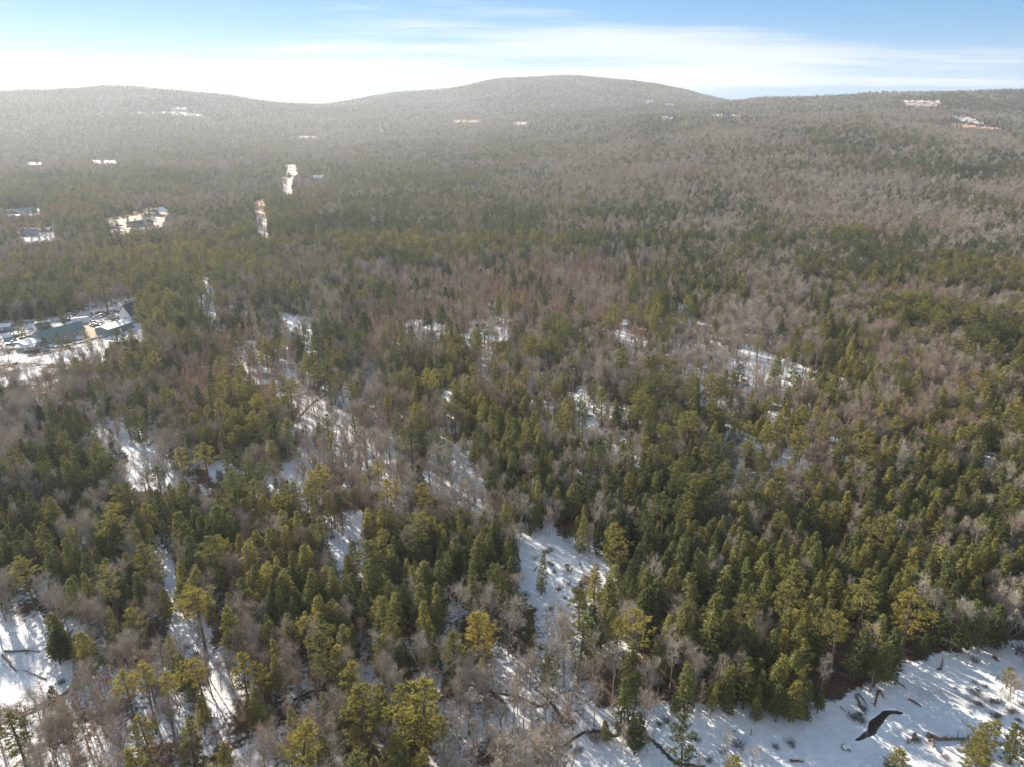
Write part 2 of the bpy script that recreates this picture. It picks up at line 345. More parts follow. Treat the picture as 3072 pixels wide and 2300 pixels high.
def soup_mesh(name, parts):
    """parts: [(triangles (n,3,3), material)] -> mesh"""
    me = bpy.data.meshes.new(name); parts = [p for p in parts if p[0] is not None]
    tr = np.concatenate([p[0] for p in parts]); n = len(tr)
    me.vertices.add(n * 3); me.vertices.foreach_set('co', tr.reshape(-1).astype(np.float32))
    me.loops.add(n * 3); me.loops.foreach_set('vertex_index', np.arange(n * 3, dtype=np.int32))
    me.polygons.add(n); me.polygons.foreach_set('loop_start', np.arange(0, n * 3, 3, dtype=np.int32))
    mi = np.concatenate([np.full(len(p[0]), i, np.int32) for i, p in enumerate(parts)])
    for p in parts: me.materials.append(p[1])
    me.polygons.foreach_set('material_index', mi); me.update(calc_edges=True); return me
def widen(soup, k):                       # for the far copies: fewer, wider pieces
    c = soup[:, 0:1] * 0.5 + soup[:, 1:2] * 0.5; s = soup - c; s2 = s.copy(); s2[:, :2] *= k; return c + s2

KIND = {}   # kind -> dict(H, protos: [(trunk tris, crown tris)], wood material, crown material)
KIND['hemlock'] = dict(H=16.0, Rad=3.3, wm='bark', cm='hemlock', p=[hemlock(11), hemlock(12, Rad=3.0), hemlock(13, bare=0.2), hemlock(14, Rad=3.6, bare=0.06), hemlock(15, bare=0.28, Rad=2.9), hemlock(16)])
KIND['pine'] = dict(H=20.0, Rad=3.6, wm='bark', cm='pine', p=[pine(21), pine(22, bare=0.5, whorls=11), pine(23, bare=0.3, whorls=15), pine(24, bare=0.16, whorls=17, gap=0.12), pine(25, bare=0.45, Rad=3.9), pine(26, bare=0.10, whorls=19, gap=0.06), pine(27, bare=0.66, whorls=9, Rad=4.0, gap=0.1)])
KIND['hardwood'] = dict(H=15.0, Rad=3.6, wm='greybark', cm='twig', p=[hardwood(31), hardwood(32, spread=0.6), hardwood(33, spread=0.32, fork=0.4), hardwood(34, stems=2, limbs=5), hardwood(35, spread=0.5, fork=0.22), hardwood(36, spread=0.4, stems=3, limbs=4)] + [hardwood(37, width=.075, tw=.8), hardwood(38, spread=.7, width=.075, tw=.8), hardwood(39, spread=.6, fork=.25, width=.075, tw=.8)])
KIND['sapling'] = dict(H=9.0, Rad=1.3, wm='greybark', cm='sapling', p=[sapling(41), sapling(42), sapling(43), sapling(44)])
KIND['shrub'] = dict(H=2.0, Rad=1.5, wm='brush', cm='brush', p=[shrub(51), shrub(52, Rad=2.0), shrub(53, H=1.6), shrub(54, n=90)])
for k, d in KIND.items():
    d['trunk'] = [soup_mesh(k + '_trunk', [(t, M[d['wm']])]) if t is not None else None for t, c in d['p']]
    d['crown'] = [soup_mesh(k + '_crown', [(c, M[d['cm']])]) for t, c in d['p']]
    d['whole'] = [bpy.data.objects.new(k + '_shape', soup_mesh(k + '_whole', [(t, M[d['wm']]), (c, M[d['cm']])] if t is not None else [(c, M[d['cm']])])) for t, c in d['p']]

# ------------------------------------------------------------------ what grows where: cover map read from the photograph, one class per 64 x 64 pixels
# cover classes: 0 sky, 1 hemlock stand, 2 pine stand, 3 mixed, 4 mostly hardwood, 5 hardwood, 6 thin hardwood over snow, 7 saplings, 8 thin saplings, 9 open mixed woods, 10 brush, 11 open snow
COVER = [[0] * 48 for _ in range(4)] + [
 [3,3,3,3,3,3,3,3,3,3,3,3,3,3,3,3, 4,4,4,4,4,4,1,1,1,1,1,1,1,1,1,1, 1,1,1,4,4,3,4,4,3,4,4,4,3,3,3,3],
 [3,3,3,3,3,3,3,3,3,3,3,3,3,3,3,3, 4,4,4,4,4,5,5,5,4,3,1,1,1,1,1,1, 4,4,4,4,4,4,4,3,3,4,4,4,3,3,3,3],
 [2,3,3,3,3,3,3,3,3,3,3,3,3,3,5,5, 5,5,5,5,4,5,5,4,5,5,5,4,5,5,3,4, 5,5,4,5,4,5,3,4,4,5,4,4,5,5,4,5],
 [4,4,5,5,5,5,3,4,4,4,5,5,5,5,5,5, 5,4,5,5,4,5,5,4,4,5,4,5,5,4,5,5, 5,5,5,5,4,4,5,3,3,4,3,3,4,3,3,3],
 [2,2,2,2,2,2,2,2,2,4,5,5,5,5,5,4, 2,3,2,2,2,2,2,4,4,4,5,5,5,4,5,5, 5,5,5,5,5,5,5,5,5,5,4,3,3,3,3,5],
 [2,2,2,2,2,4,5,5,5,5,5,4,3,2,4,3, 3,3,2,5,5,3,4,4,5,5,5,5,5,5,4,5, 5,3,5,5,5,5,5,5,5,5,5,5,5,5,5,5],
 [3,2,2,2,2,4,5,5,5,5,2,2,2,3,2,2, 2,2,2,5,5,5,3,2,2,4,3,2,3,3,2,3, 3,4,3,2,4,5,5,5,5,5,5,5,5,5,5,5],
 [3,3,3,3,3,2,2,3,2,2,2,2,2,2,2,2, 2,2,2,2,2,2,2,2,3,4,3,2,1,1,1,1, 3,5,4,2,4,5,3,2,2,4,2,5,4,3,3,2],
 [3,3,3,2,2,2,3,3,3,3,2,2,3,5,5,4, 3,5,7,7,7,7,7,7,7,7,7,7,7,1,1,1, 1,1,4,5,5,2,2,3,2,2,3,5,2,2,3,5],
 [3,3,3,3,5,5,2,2,2,3,2,4,5,3,2,5, 3,4,7,7,7,7,7,7,7,7,7,7,7,7,1,3, 1,1,1,6,6,6,3,2,3,2,2,4,2,3,2,2],
 [3,3,3,5,9,9,9,3,3,3,9,9,9,4,4,5, 7,7,7,7,7,7,7,8,7,7,7,7,7,7,3,3, 1,6,5,5,5,1,1,3,4,2,3,2,5,2,5,2],
 [9,11,11,11,11,11,11,9,4,3,7,7,9,3,9,3, 7,7,7,8,8,7,8,8,7,7,3,7,3,8,3,3, 9,6,5,5,4,4,3,1,1,3,2,3,2,2,2,3],
 [11,11,11,9,9,3,3,4,7,7,7,9,9,8,8,3, 4,7,4,7,1,1,9,1,4,4,3,4,1,9,3,9, 9,9,5,5,5,5,3,1,1,5,2,3,2,2,3,2],
 [6,6,4,4,3,3,4,3,7,7,7,8,8,8,9,4, 9,8,1,1,1,1,9,1,4,3,3,3,4,9,3,4, 9,6,9,9,8,5,1,1,3,4,5,5,5,3,2,2],
 [5,5,3,3,3,4,3,3,7,7,2,1,7,8,8,9, 9,9,4,1,3,4,1,4,9,4,3,9,3,3,5,4, 9,9,9,6,9,9,1,1,4,5,1,5,5,3,1,1],
 [5,5,1,1,4,5,3,9,4,1,1,1,2,4,8,9, 9,5,5,4,5,5,1,5,3,9,3,4,3,9,3,5, 1,3,9,1,1,9,9,6,4,1,5,5,1,5,1,1],
 [6,5,1,1,6,11,11,6,9,4,3,2,2,1,9,9, 9,9,5,4,9,5,5,1,1,5,3,9,9,9,9,9, 4,1,9,3,3,5,6,4,4,5,5,1,5,1,4,3],
 [5,3,1,3,1,4,9,9,9,9,3,3,9,11,9,9, 9,9,6,5,9,9,4,1,3,1,5,9,9,9,4,3, 1,9,9,4,9,9,5,4,1,5,1,5,3,5,5,3],
 [3,1,1,1,3,4,9,9,9,3,3,3,9,11,9,3, 5,9,9,9,9,6,4,1,1,1,4,9,4,3,1,3, 1,4,6,9,5,5,5,1,4,1,5,1,3,1,5,1],
 [1,3,1,3,3,2,2,3,3,3,3,3,4,3,9,3, 3,2,9,2,4,6,6,4,1,3,1,1,3,1,1,1, 1,5,5,5,5,5,1,1,3,4,1,1,1,1,4,1],
 [1,1,1,5,1,1,1,1,1,1,1,4,1,3,1,6, 9,1,1,5,1,1,5,3,3,9,1,5,1,1,1,1, 1,4,1,5,1,1,1,1,2,2,1,1,3,5,3,1],
 [1,1,1,9,1,1,2,9,1,1,3,4,3,1,3,9, 9,3,1,5,1,1,1,1,9,9,9,9,5,2,1,1, 1,1,1,1,1,1,1,1,1,1,3,5,5,5,1,5],
 [1,3,1,1,1,1,3,9,1,3,5,5,3,1,3,9, 9,1,1,4,1,1,1,1,9,9,10,9,9,1,1,1, 1,1,1,1,1,1,1,1,1,1,1,5,1,1,5,1],
 [4,3,9,1,4,4,3,5,1,4,5,3,3,1,1,1, 1,1,3,1,1,5,1,1,9,9,9,10,6,1,1,5, 1,1,1,1,1,2,1,1,1,1,1,1,1,1,5,5],
 [6,4,5,5,5,3,5,5,9,4,5,3,3,3,3,1, 3,3,1,1,5,5,5,5,5,9,9,9,1,5,1,5, 1,1,2,1,1,2,1,1,2,1,2,5,1,3,5,5],
 [11,9,1,9,5,5,3,5,9,9,3,6,3,3,3,3, 5,5,1,1,5,5,2,5,5,6,5,9,5,5,2,1, 1,1,1,1,1,1,1,1,2,1,2,1,3,3,3,3],
 [11,11,9,1,6,5,5,5,5,9,6,6,4,6,4,3, 5,5,5,5,5,5,5,6,5,6,6,5,5,5,3,5, 5,1,1,1,1,1,2,1,1,1,1,1,3,3,3,3],
 [11,11,6,9,6,6,6,6,4,6,6,6,4,6,6,5, 9,6,5,6,6,5,6,6,6,6,9,5,1,1,5,1, 5,1,1,1,1,1,1,1,1,1,11,11,11,11,10,11],
 [11,6,9,6,6,6,6,6,9,6,6,9,6,6,5,6, 2,9,6,6,6,6,6,6,6,6,6,6,1,1,1,1, 1,1,1,1,1,1,1,1,10,11,11,11,11,11,11,10],
 [6,6,6,6,6,6,6,6,6,9,6,5,5,5,6,6, 2,2,2,2,6,6,6,6,6,6,6,6,6,6,11,11, 11,11,11,11,11,11,11,11,11,11,11,11,11,11,11,6],
 [6,6,6,6,6,6,6,6,6,6,6,5,6,6,6,3, 2,2,2,2,6,6,6,6,6,6,6,11,11,11,11,11, 11,11,11,11,11,11,11,11,11,11,11,11,11,11,11,11],
 [6,6,6,6,6,6,6,6,6,6,5,6,6,6,6,6, 2,2,2,2,6,6,6,6,6,6,6,9,11,11,11,9, 9,11,11,11,11,11,11,11,11,11,11,11,11,11,11,11]]
assert len(COVER) == 36 and all(len(r) == 48 for r in COVER), [len(r) for r in COVER]
CODE = np.array(COVER)
SKY_, HEM_, PIN_, MIX_, MOST_, HARD_, THIN_, SAP_, THINSAP_, OPEN_, BRUSH_, SNOW_ = range(12)
#              hemlock pine hardwood sapling shrub snow
MIX = {HEM_: (.060, .003, .006, .000, .000, .25), PIN_: (.008, .032, .011, .000, .000, .30), MIX_: (.020, .016, .018, .000, .002, .35),
       MOST_: (.011, .010, .030, .004, .002, .42), HARD_: (.005, .005, .034, .010, .004, .42), THIN_: (.0004, .0010, .048, .050, .014, .56),
       SAP_: (.006, .000, .014, .110, .004, .28), THINSAP_: (.001, .000, .006, .075, .008, .62), OPEN_: (.005, .003, .020, .022, .012, .75),
       BRUSH_: (.014, .000, .006, .000, .080, .35), SNOW_: (.000, .000, .000, .000, .005, 1.0), SKY_: (.014, .009, .022, .000, .000, .35)}
def cover(u, v):
    i = np.clip(v / 64.0, 4, 35.99).astype(int); j = np.clip(u / 64.0, 0, 47.99).astype(int)
    return CODE[i, j]
def in_poly(u, v, poly):
    u = np.asarray(u); v = np.asarray(v); c = np.zeros(u.shape, bool); n = len(poly); j = n - 1
    for i in range(n):
        xi, yi = poly[i]; xj, yj = poly[j]
        if yi != yj: c ^= ((yi > v) != (yj > v)) & (u < (xj - xi) * (v - yi) / (yj - yi) + xi)
        j = i
    return c
def panel(ox, oy, k, pts): return [(ox + x * k, oy + y * k) for x, y in pts]
KZ = 1024 / 2212.0
BLp = lambda *p: panel(0, 1532, KZ, p); BCp = lambda *p: panel(1024, 1532, KZ, p); BRp = lambda *p: panel(2048, 1532, KZ, p)
MLp = lambda *p: panel(0, 766, KZ, p); MCp = lambda *p: panel(1024, 766, KZ, p); MRp = lambda *p: panel(2048, 766, KZ, p)
TLp = lambda *p: panel(0, 0, KZ, p); TCp = lambda *p: panel(1024, 0, KZ, p); TRp = lambda *p: panel(2048, 0, KZ, p)
# openings in the woods, by the ground seen in them
POND = BRp((-60, 1345), (0, 1320), (150, 1390), (400, 1385), (700, 1370), (900, 1330), (1010, 1240), (1130, 1170), (1300, 1110), (1470, 1060), (1560, 980), (1700, 925), (1950, 900), (2060, 850), (2300, 860), (2300, 1800), (1200, 1800), (400, 1560), (-60, 1480))
CLEAR = [POND,
  BCp((1580, 1265), (1900, 1290), (2220, 1340), (2220, 1470), (2000, 1440), (1800, 1390), (1600, 1370)),
  BLp((990, 210), (1075, 210), (1120, 380), (1150, 560), (1210, 700), (1290, 950), (1215, 960), (1150, 740), (1085, 500)),
  BCp((1130, 330), (1230, 190), (1330, 170), (1560, 290), (1550, 440), (1480, 520), (1400, 500), (1250, 620), (1190, 560)),
  TLp((840, 715), (1140, 722), (1350, 750), (1340, 776), (1180, 735), (840, 730)), TLp((1100, 695), (1220, 695), (1220, 722), (1100, 722)),
  TLp((170, 1048), (280, 1048), (280, 1082), (170, 1082)), TLp((590, 1032), (760, 1032), (760, 1075), (600, 1070)), TLp((1930, 880), (2060, 880), (2060, 905), (1930, 905)),
  TCp((715, 778), (910, 776), (910, 802), (715, 806)), TCp((1105, 788), (1210, 786), (1210, 822), (1105, 822)), TCp((2080, 762), (2160, 762), (2160, 780), (2080, 780)),
  TRp((1400, 652), (1680, 658), (1670, 690), (1560, 696), (1450, 694), (1390, 668)), TRp((1745, 750), (1800, 752), (1955, 800), (1940, 818), (1740, 772)),
  TRp((1728, 796), (1800, 800), (2060, 832), (2050, 848), (1730, 826)), TRp((180, 735), (400, 745), (395, 768), (180, 762)),
  TLp((1640, 1305), (1715, 1295), (1750, 1560), (1740, 1600), (1680, 1590), (1650, 1430)), TLp((1830, 1150), (1900, 1150), (1900, 1260), (1830, 1262)), TLp((1850, 1070), (1920, 1070), (1935, 1140), (1850, 1140)),
  TLp((670, 1420), (920, 1375), (970, 1345), (1110, 1385), (1040, 1470), (840, 1500), (680, 1500)), TLp((2030, 1130), (2095, 1130), (2095, 1165), (2030, 1165)),
  TLp((30, 1355), (260, 1340), (260, 1395), (30, 1400)), TLp((95, 1480), (350, 1470), (350, 1560), (130, 1570)),
  MLp((-60, 470), (230, 420), (560, 370), (880, 330), (900, 440), (720, 520), (560, 600), (330, 640), (330, 730), (-60, 760)),
  MLp((1330, 420), (1410, 420), (1410, 500), (1340, 500)), MLp((1830, 420), (1960, 420), (1960, 560), (1860, 560)), MLp((2115, 225), (2215, 215), (2215, 320), (2150, 320)),
]
Q_ = 3072 / 2212.0
GAPS = [[(x * Q_, y * Q_) for x, y in g_] for g_ in (
  [(1445,650),(1490,660),(1525,715),(1480,722)], [(1325,712),(1400,735),(1395,757),(1330,735)], [(1585,742),(1640,755),(1740,795),(1835,822),(1828,845),(1720,818),(1600,778)], [(1560,785),(1680,806),(1765,828),(1755,850),(1590,815)],
  [(1645,885),(1690,890),(1715,950),(1670,955)], [(1550,935),(1640,945),(1645,990),(1560,1000)], [(1215,842),(1290,864),(1370,886),(1365,910),(1235,885)], [(955,845),(985,850),(980,910),(955,910)], [(940,955),(975,945),(1015,1005),(1065,1055),(1045,1082),(975,1035)],
  [(835,925),(862,930),(865,1005),(842,1000)], [(590,945),(640,915),(705,880),(700,910),(640,950),(600,975)], [(430,1000),(480,985),(525,1030),(470,1040)], [(195,895),(275,905),(270,945),(205,935)], [(305,955),(348,960),(342,1015),(310,1020)], [(255,1005),(305,1008),(300,1035),(262,1035)],
  [(720,1125),(785,1105),(792,1200),(752,1262),(690,1222)], [(600,675),(680,690),(690,735),(620,735)], [(400,590),(470,585),(470,680),(430,690)], [(985,720),(1025,722),(1020,745),(985,742)], [(1225,905),(1290,900),(1300,960),(1240,965)], [(700,880),(760,885),(750,990),(715,985)], [(0,1345),(110,1350),(130,1450),(0,1470)], [(1785,935),(1815,938),(1812,950),(1785,950)],
  [(1060,760),(1090,765),(1090,790),(1060,788)], [(1140,800),(1210,810),(1215,830),(1145,822)], [(330,905),(380,900),(380,930),(335,935)])]
YARD = next(i for i, c in enumerate(CLEAR) if c[0] == MLp((-60, 470))[0])
# ------------------------------------------------------------------ trees one can pick out: (kind, top x, top y, crown width, height, tint, shape) in panel pixels
h_, p_, b_ = 'hemlock', 'pine', 'hardwood'
HEROES = []
def hero(ox, oy, rows):
    for r in rows:
        k, x, y, w = r[:4]; H = r[4] if len(r) > 4 else None; tint = r[5] if len(r) > 5 else None; shp = r[6] if len(r) > 6 else None
        HEROES.append((k, ox + x * KZ, oy + y * KZ, w * KZ, H, tint, shp))
hero(0, 1532, [(p_,1260,525,240,20,1,6),(p_,930,195,170,20,.62,3),(p_,840,620,150,16,.8,2),(p_,130,300,160,18,.75,0),(h_,960,470,75,10,.9),(h_,1060,505,120,12,.75),
 (p_,1950,680,150,14,.95,0),(p_,790,1020,135,20,.95,6),(p_,910,1000,140,21,.9,6),(p_,1040,1060,120,19,.95,6),(p_,1270,955,165,18,.97,6),(p_,1555,925,155,17,.95,2),(p_,1680,1000,110,14,.85,2),
 (p_,880,1500,185,15,.8,5),(p_,1910,1405,310,18,.85,5),(p_,1440,1490,120,10,.9,3),(p_,60,1310,210,14,.5,3),(h_,720,80,175,18,.25),(h_,1160,0,185,18,.45),(h_,1350,10,140,17,.4),(h_,1490,10,125,16,.5),
 (h_,1630,100,85,13,.55),(h_,1380,265,145,17,.55),(h_,1240,375,175,15,.75),(h_,850,60,120,17,.6),(h_,440,85,115,16,.85),(h_,260,70,135,17,.6),(h_,540,260,155,16,.25),(h_,550,400,125,15,.6),
 (h_,120,180,125,16,.3),(h_,430,160,135,16,.6),(h_,300,200,135,17,.4),(h_,880,395,135,14,.4),(h_,330,780,165,11,.1),(h_,1610,500,95,14,.85),(h_,1890,250,130,17,.4),(h_,2000,380,150,17,.5),(h_,2140,350,115,18,.7),
 (h_,1735,500,100,14,.5),(h_,2070,30,110,16,.6),(h_,710,600,85,15,.7),(h_,1480,90,70,12,.6),(p_,700,0,160,20,.7,0)])
hero(1024, 1532, [(p_,1780,85,195,18,.85,3),(p_,1910,630,235,18,.92,4),(p_,1800,700,120,15,.8,1),(p_,900,615,205,18,1,5),(p_,40,990,170,20,.9,2),(p_,130,1120,310,22,.75,3),(p_,490,1090,320,24,.8,3),(p_,375,1130,150,20,.7,2),
 (p_,660,1330,105,16,.85,2),(p_,370,1490,210,15,.7,5),(p_,490,1560,160,14,.85,5),(h_,590,365,55,8,1),(h_,610,55,55,10,.9),(h_,1300,240,85,17,.5,1),(h_,340,525,150,16,.7),(h_,530,565,135,18,.75),(h_,510,470,175,17,.45),
 (h_,880,160,155,18,.55),(h_,960,140,115,17,.6),(h_,1080,170,115,16,.6),(h_,850,305,125,17,.5),(h_,770,15,115,18,.5),(h_,690,285,105,15,.55),(h_,1560,25,95,15,.75),(h_,660,115,80,15,.6),(p_,1550,495,140,15,.5,2),
 (h_,1650,340,125,15,.8),(h_,1780,360,185,16,.55),(h_,2000,260,80,13,.7),(h_,1740,430,170,15,.6),(h_,215,300,150,17,.55),(p_,185,180,200,20,.5,0),(h_,160,340,140,17,.5),(h_,160,45,80,12,.7),
 (b_,2030,1000,160,14,.0,5),(b_,1780,880,190,16,.1,0),(b_,1110,1090,130,17,.2,2),(b_,740,1110,110,13,.5,2),(b_,2160,850,150,16,.1,0),(b_,1640,800,140,16,.2,1),(b_,760,480,200,15,.0,1),(b_,1080,650,210,15,.1,1),(b_,1330,1100,170,15,.2,4)])
hero(2048, 1532, [(p_,690,460,195,20,.7,0),(p_,400,530,175,18,.6,2),(p_,1030,675,205,21,.85,6),(p_,1510,515,240,24,1,0),(p_,800,840,155,14,.7,3),(p_,1210,450,220,20,.7,2),(p_,1300,10,205,20,.6,5),(p_,740,310,185,19,.65,3),
 (h_,510,165,130,16,.65),(h_,810,170,110,16,.65),(h_,370,230,165,16,.6),(h_,120,265,185,17,.55),(h_,520,265,145,16,.6),(h_,640,270,135,17,.6),(h_,900,200,100,15,.65),(h_,980,230,110,15,.6),(h_,1140,230,100,14,.6),(h_,1200,245,90,14,.6),
 (h_,280,350,185,17,.55),(h_,900,390,135,16,.6),(h_,1010,375,155,16,.65),(h_,560,385,140,17,.6),(h_,1390,390,110,14,.55),(h_,1480,375,115,14,.6),(h_,60,390,175,18,.5),(h_,60,485,150,17,.5),(h_,190,640,210,17,.6),(h_,290,640,150,17,.5),
 (h_,1820,310,145,16,.7),(h_,1900,290,115,16,.7),(h_,1690,25,125,16,.65),(h_,1460,190,85,14,.6),(h_,1330,180,85,13,.6),(h_,2110,285,110,15,.65),(h_,1970,225,100,15,.65),(h_,500,760,95,14,.5),(h_,720,190,90,15,.6),(h_,430,300,120,16,.5),
 (h_,1060,150,70,13,.6),(h_,1080,470,90,13,.6),(h_,1290,480,90,12,.5),(h_,980,570,130,13,.5),(h_,870,730,150,13,.35),(h_,2000,480,80,9,.9),(h_,1060,560,80,12,.6),
 (p_,2000,1360,260,13,.7,5),(p_,1960,1470,260,12,.75,5),(p_,1400,1510,270,9,.75,5),(p_,330,1570,135,8,.85,5),(p_,2205,1380,160,12,.5,5)])
hero(0, 766, [(p_,1480,765,290,23,.6,5),(p_,1350,830,140,18,.5,3),(h_,865,990,135,17,.55),(h_,870,810,135,19,.5),(h_,980,920,105,17,.35),(h_,420,975,95,16,.35),(h_,490,990,105,16,.4),(h_,310,945,125,17,.35),(h_,1355,750,80,14,.2),
 (h_,1095,615,110,18,.1),(h_,880,545,80,15,.15),(p_,740,470,105,20,.5,3),(p_,650,130,110,29,.35,1),(h_,1700,430,85,17,.25),(h_,1780,450,75,17,.25),(h_,1770,330,85,17,.1),(h_,1690,250,95,18,.05),(h_,1520,340,95,18,.05),(h_,1260,510,80,16,.3),
 (h_,1380,570,115,17,.3),(h_,2050,520,125,18,.3),(h_,1930,590,80,15,.25),(h_,2000,490,65,14,.3),(h_,1510,470,105,17,.3),(h_,1080,380,60,14,.15),(p_,1490,1140,90,13,.75,3),(p_,1540,1095,100,15,.75,2),(p_,1600,1090,90,15,.6,2),(h_,1750,1200,135,15,.75),
 (h_,390,1140,155,18,.5),(h_,260,1220,125,17,.45),(h_,430,1330,145,18,.5),(h_,180,1180,110,16,.3),(p_,760,1480,115,17,.8,2),(p_,1150,1240,105,17,.9,2),(p_,1310,1215,165,18,.85,0),(p_,930,1600,120,16,.9,3),(p_,720,1590,110,16,1,1),(p_,2050,700,125,19,.6,1),
 (p_,900,60,175,25,.45,1),(p_,1265,30,105,24,.4,0),(p_,1080,90,95,24,.4,1),(p_,1160,80,95,24,.4,0),(p_,1520,90,105,24,.5,2),(p_,1830,110,110,22,.5,3),(p_,1900,160,80,20,.75,2),(h_,1600,1300,100,17,.5),(h_,1680,1540,120,17,.7),(h_,1390,420,70,14,.2),(h_,1160,940,90,16,.3),(h_,1260,830,90,17,.2)])
hero(1024, 766, [(h_,145,365,110,17,.1),(p_,310,190,105,27,.35,5),(h_,95,310,80,16,.2),(h_,25,180,60,15,.15),(h_,480,145,95,15,.1),(h_,555,135,55,14,.15),(h_,685,50,75,15,.1),(h_,650,320,95,18,.35),(h_,555,340,85,17,.35),(h_,690,395,85,17,.35),
 (h_,450,450,85,16,.35),(h_,590,455,75,16,.35),(h_,330,180,60,18,.3),(h_,1110,70,65,15,.15),(h_,1115,135,75,16,.2),(h_,1225,95,55,14,.15),(h_,1280,140,70,15,.15),(h_,1340,120,65,15,.2),(h_,1410,140,75,15,.15),(h_,1320,205,75,15,.2),(h_,1490,220,65,15,.25),
 (h_,1040,55,60,14,.3),(h_,985,0,65,15,.15),(h_,1170,0,65,15,.2),(p_,1085,255,65,18,.7,3),(h_,1015,285,75,18,.45),(h_,975,290,50,16,.3),(h_,1245,290,80,17,.4),(h_,1460,290,75,16,.5),(h_,1700,65,55,14,.15),(h_,1810,85,45,13,.25),(h_,1895,150,95,19,.5),
 (p_,1890,75,60,24,.75,3),(h_,505,590,75,17,.45),(h_,430,610,80,16,.5),(h_,650,510,100,17,.4),(h_,870,440,95,17,.5),(h_,615,630,75,16,.55),(h_,640,785,60,16,.5),(h_,1260,610,75,16,.6),(h_,1000,680,85,17,.6),(h_,1130,680,65,15,.5),(p_,1820,590,105,23,.6,3),
 (p_,1695,850,105,20,.6,3),(h_,910,990,85,17,.55),(h_,1180,910,105,16,.6),(h_,1290,880,65,14,.7),(h_,1240,1000,95,17,.55),(h_,1275,1120,105,17,.6),(h_,1320,1210,115,18,.6),(h_,1110,1270,115,17,.55),(h_,1090,980,85,17,.55),(p_,980,1060,90,17,.9,2),
 (h_,470,850,75,16,.7),(h_,450,920,80,15,.6),(h_,395,1105,75,16,.7),(p_,230,1310,95,17,1,0),(p_,290,1440,105,19,.95,2),(p_,345,1425,80,19,.95,2),(p_,530,1470,125,17,.95,3),(p_,150,1410,70,16,.95,2),(h_,1270,1450,105,17,.7),(h_,1500,1450,155,17,.55),
 (h_,1790,1330,115,17,.6),(h_,1740,1140,105,17,.55),(h_,2000,1060,125,18,.55),(h_,2040,1420,115,17,.65),(p_,1860,1410,90,16,.9,3),(h_,1620,1270,105,17,.6),(h_,1990,1310,85,17,.6),(h_,1060,1560,95,16,.6),(h_,110,730,60,15,.7),(h_,1830,1190,110,17,.5),(h_,1940,880,90,16,.6)])
hero(2048, 766, [(p_,305,95,95,22,.6,5),(h_,950,540,125,18,.55),(h_,1030,480,90,18,.5),(h_,620,640,90,17,.7),(h_,640,380,95,17,.5),(p_,370,700,100,19,.5,3),(h_,290,740,85,17,.5),(h_,215,410,75,15,.6),(h_,930,250,105,17,.35),(h_,1540,730,125,17,.6),
 (h_,1280,880,75,17,.75),(h_,1690,840,105,18,.65),(h_,1900,570,85,20,.5),(p_,2030,540,190,22,.6,3),(h_,2090,715,155,18,.6),(h_,2010,1040,165,18,.55),(h_,1040,1180,95,18,.65),(h_,1230,740,80,17,.55),(p_,1690,360,125,22,.6,2),(p_,1520,300,135,22,.5,2),
 (p_,1890,360,135,22,.6,3),(p_,2020,110,105,22,.6,3),(p_,2130,130,85,22,.6,2),(p_,840,40,140,22,.55,2),(h_,540,1040,45,10,.5),(h_,320,890,60,15,.8),(h_,90,790,95,17,.6),(h_,1180,690,80,16,.55),(h_,1220,540,105,18,.6),(h_,970,370,105,18,.5),
 (h_,1260,330,115,18,.5),(h_,1690,1250,130,18,.65),(h_,1820,1490,130,18,.65),(h_,1690,1500,130,17,.65),(h_,1350,1500,125,17,.7),(h_,1000,1590,150,18,.65),(h_,930,1580,120,17,.65),(h_,1350,1370,140,18,.7),(h_,1920,1190,85,17,.6),(h_,1640,1120,80,15,.7),(h_,2180,1080,105,17,.6)])

def heroK(ox, oy, k, rows):
    for r in rows: HEROES.append((r[0], ox + r[1] * k, oy + r[2] * k, r[3] * k, r[4], r[5], r[6]))
q_ = 'shrub'
heroK(0, 900, .1356, [(p_,960,790,120,9,.15,5),(p_,1260,720,160,11,.35,5),(p_,1590,690,120,10,.5,3),(p_,1860,600,140,13,.95,3),(p_,400,450,240,14,.5,5),(p_,860,200,260,15,.3,5),(p_,1320,130,190,14,.3,5),(p_,1440,740,100,9,.5,3),(b_,120,1100,190,9,.6,1)])
heroK(1780, 2000, .2803, [(q_,40,660,190,3.4,1,1),(q_,420,590,170,3.0,.5,0),(q_,1560,760,170,2.6,.3,1),(q_,1110,730,90,1.6,.1,0),(q_,1250,930,110,2.2,.1,2),(q_,790,520,90,2.0,.2,0),(q_,710,560,90,1.8,.1,1),(b_,1730,860,260,6,.4,1),(b_,1440,700,130,6,.3,4),(b_,240,250,110,8,.3,2),(b_,340,480,90,9,.3,2),(b_,590,640,110,9,.3,3),(h_,1300,120,110,11,.8,2),(q_,1390,860,120,1.6,.2,3),(q_,1960,820,80,1.3,.1,0),(q_,2120,770,90,1.5,.1,1)])
heroK(2500, 1940, .2586, [(b_,2130,330,260,8,.5,5),(p_,2080,230,150,7,.7,3),(b_,2000,480,180,5,.4,3),(q_,980,1030,120,1.6,.2,0),(q_,1300,1230,130,1.2,.2,2),(q_,1700,1190,150,2.2,.2,1)])

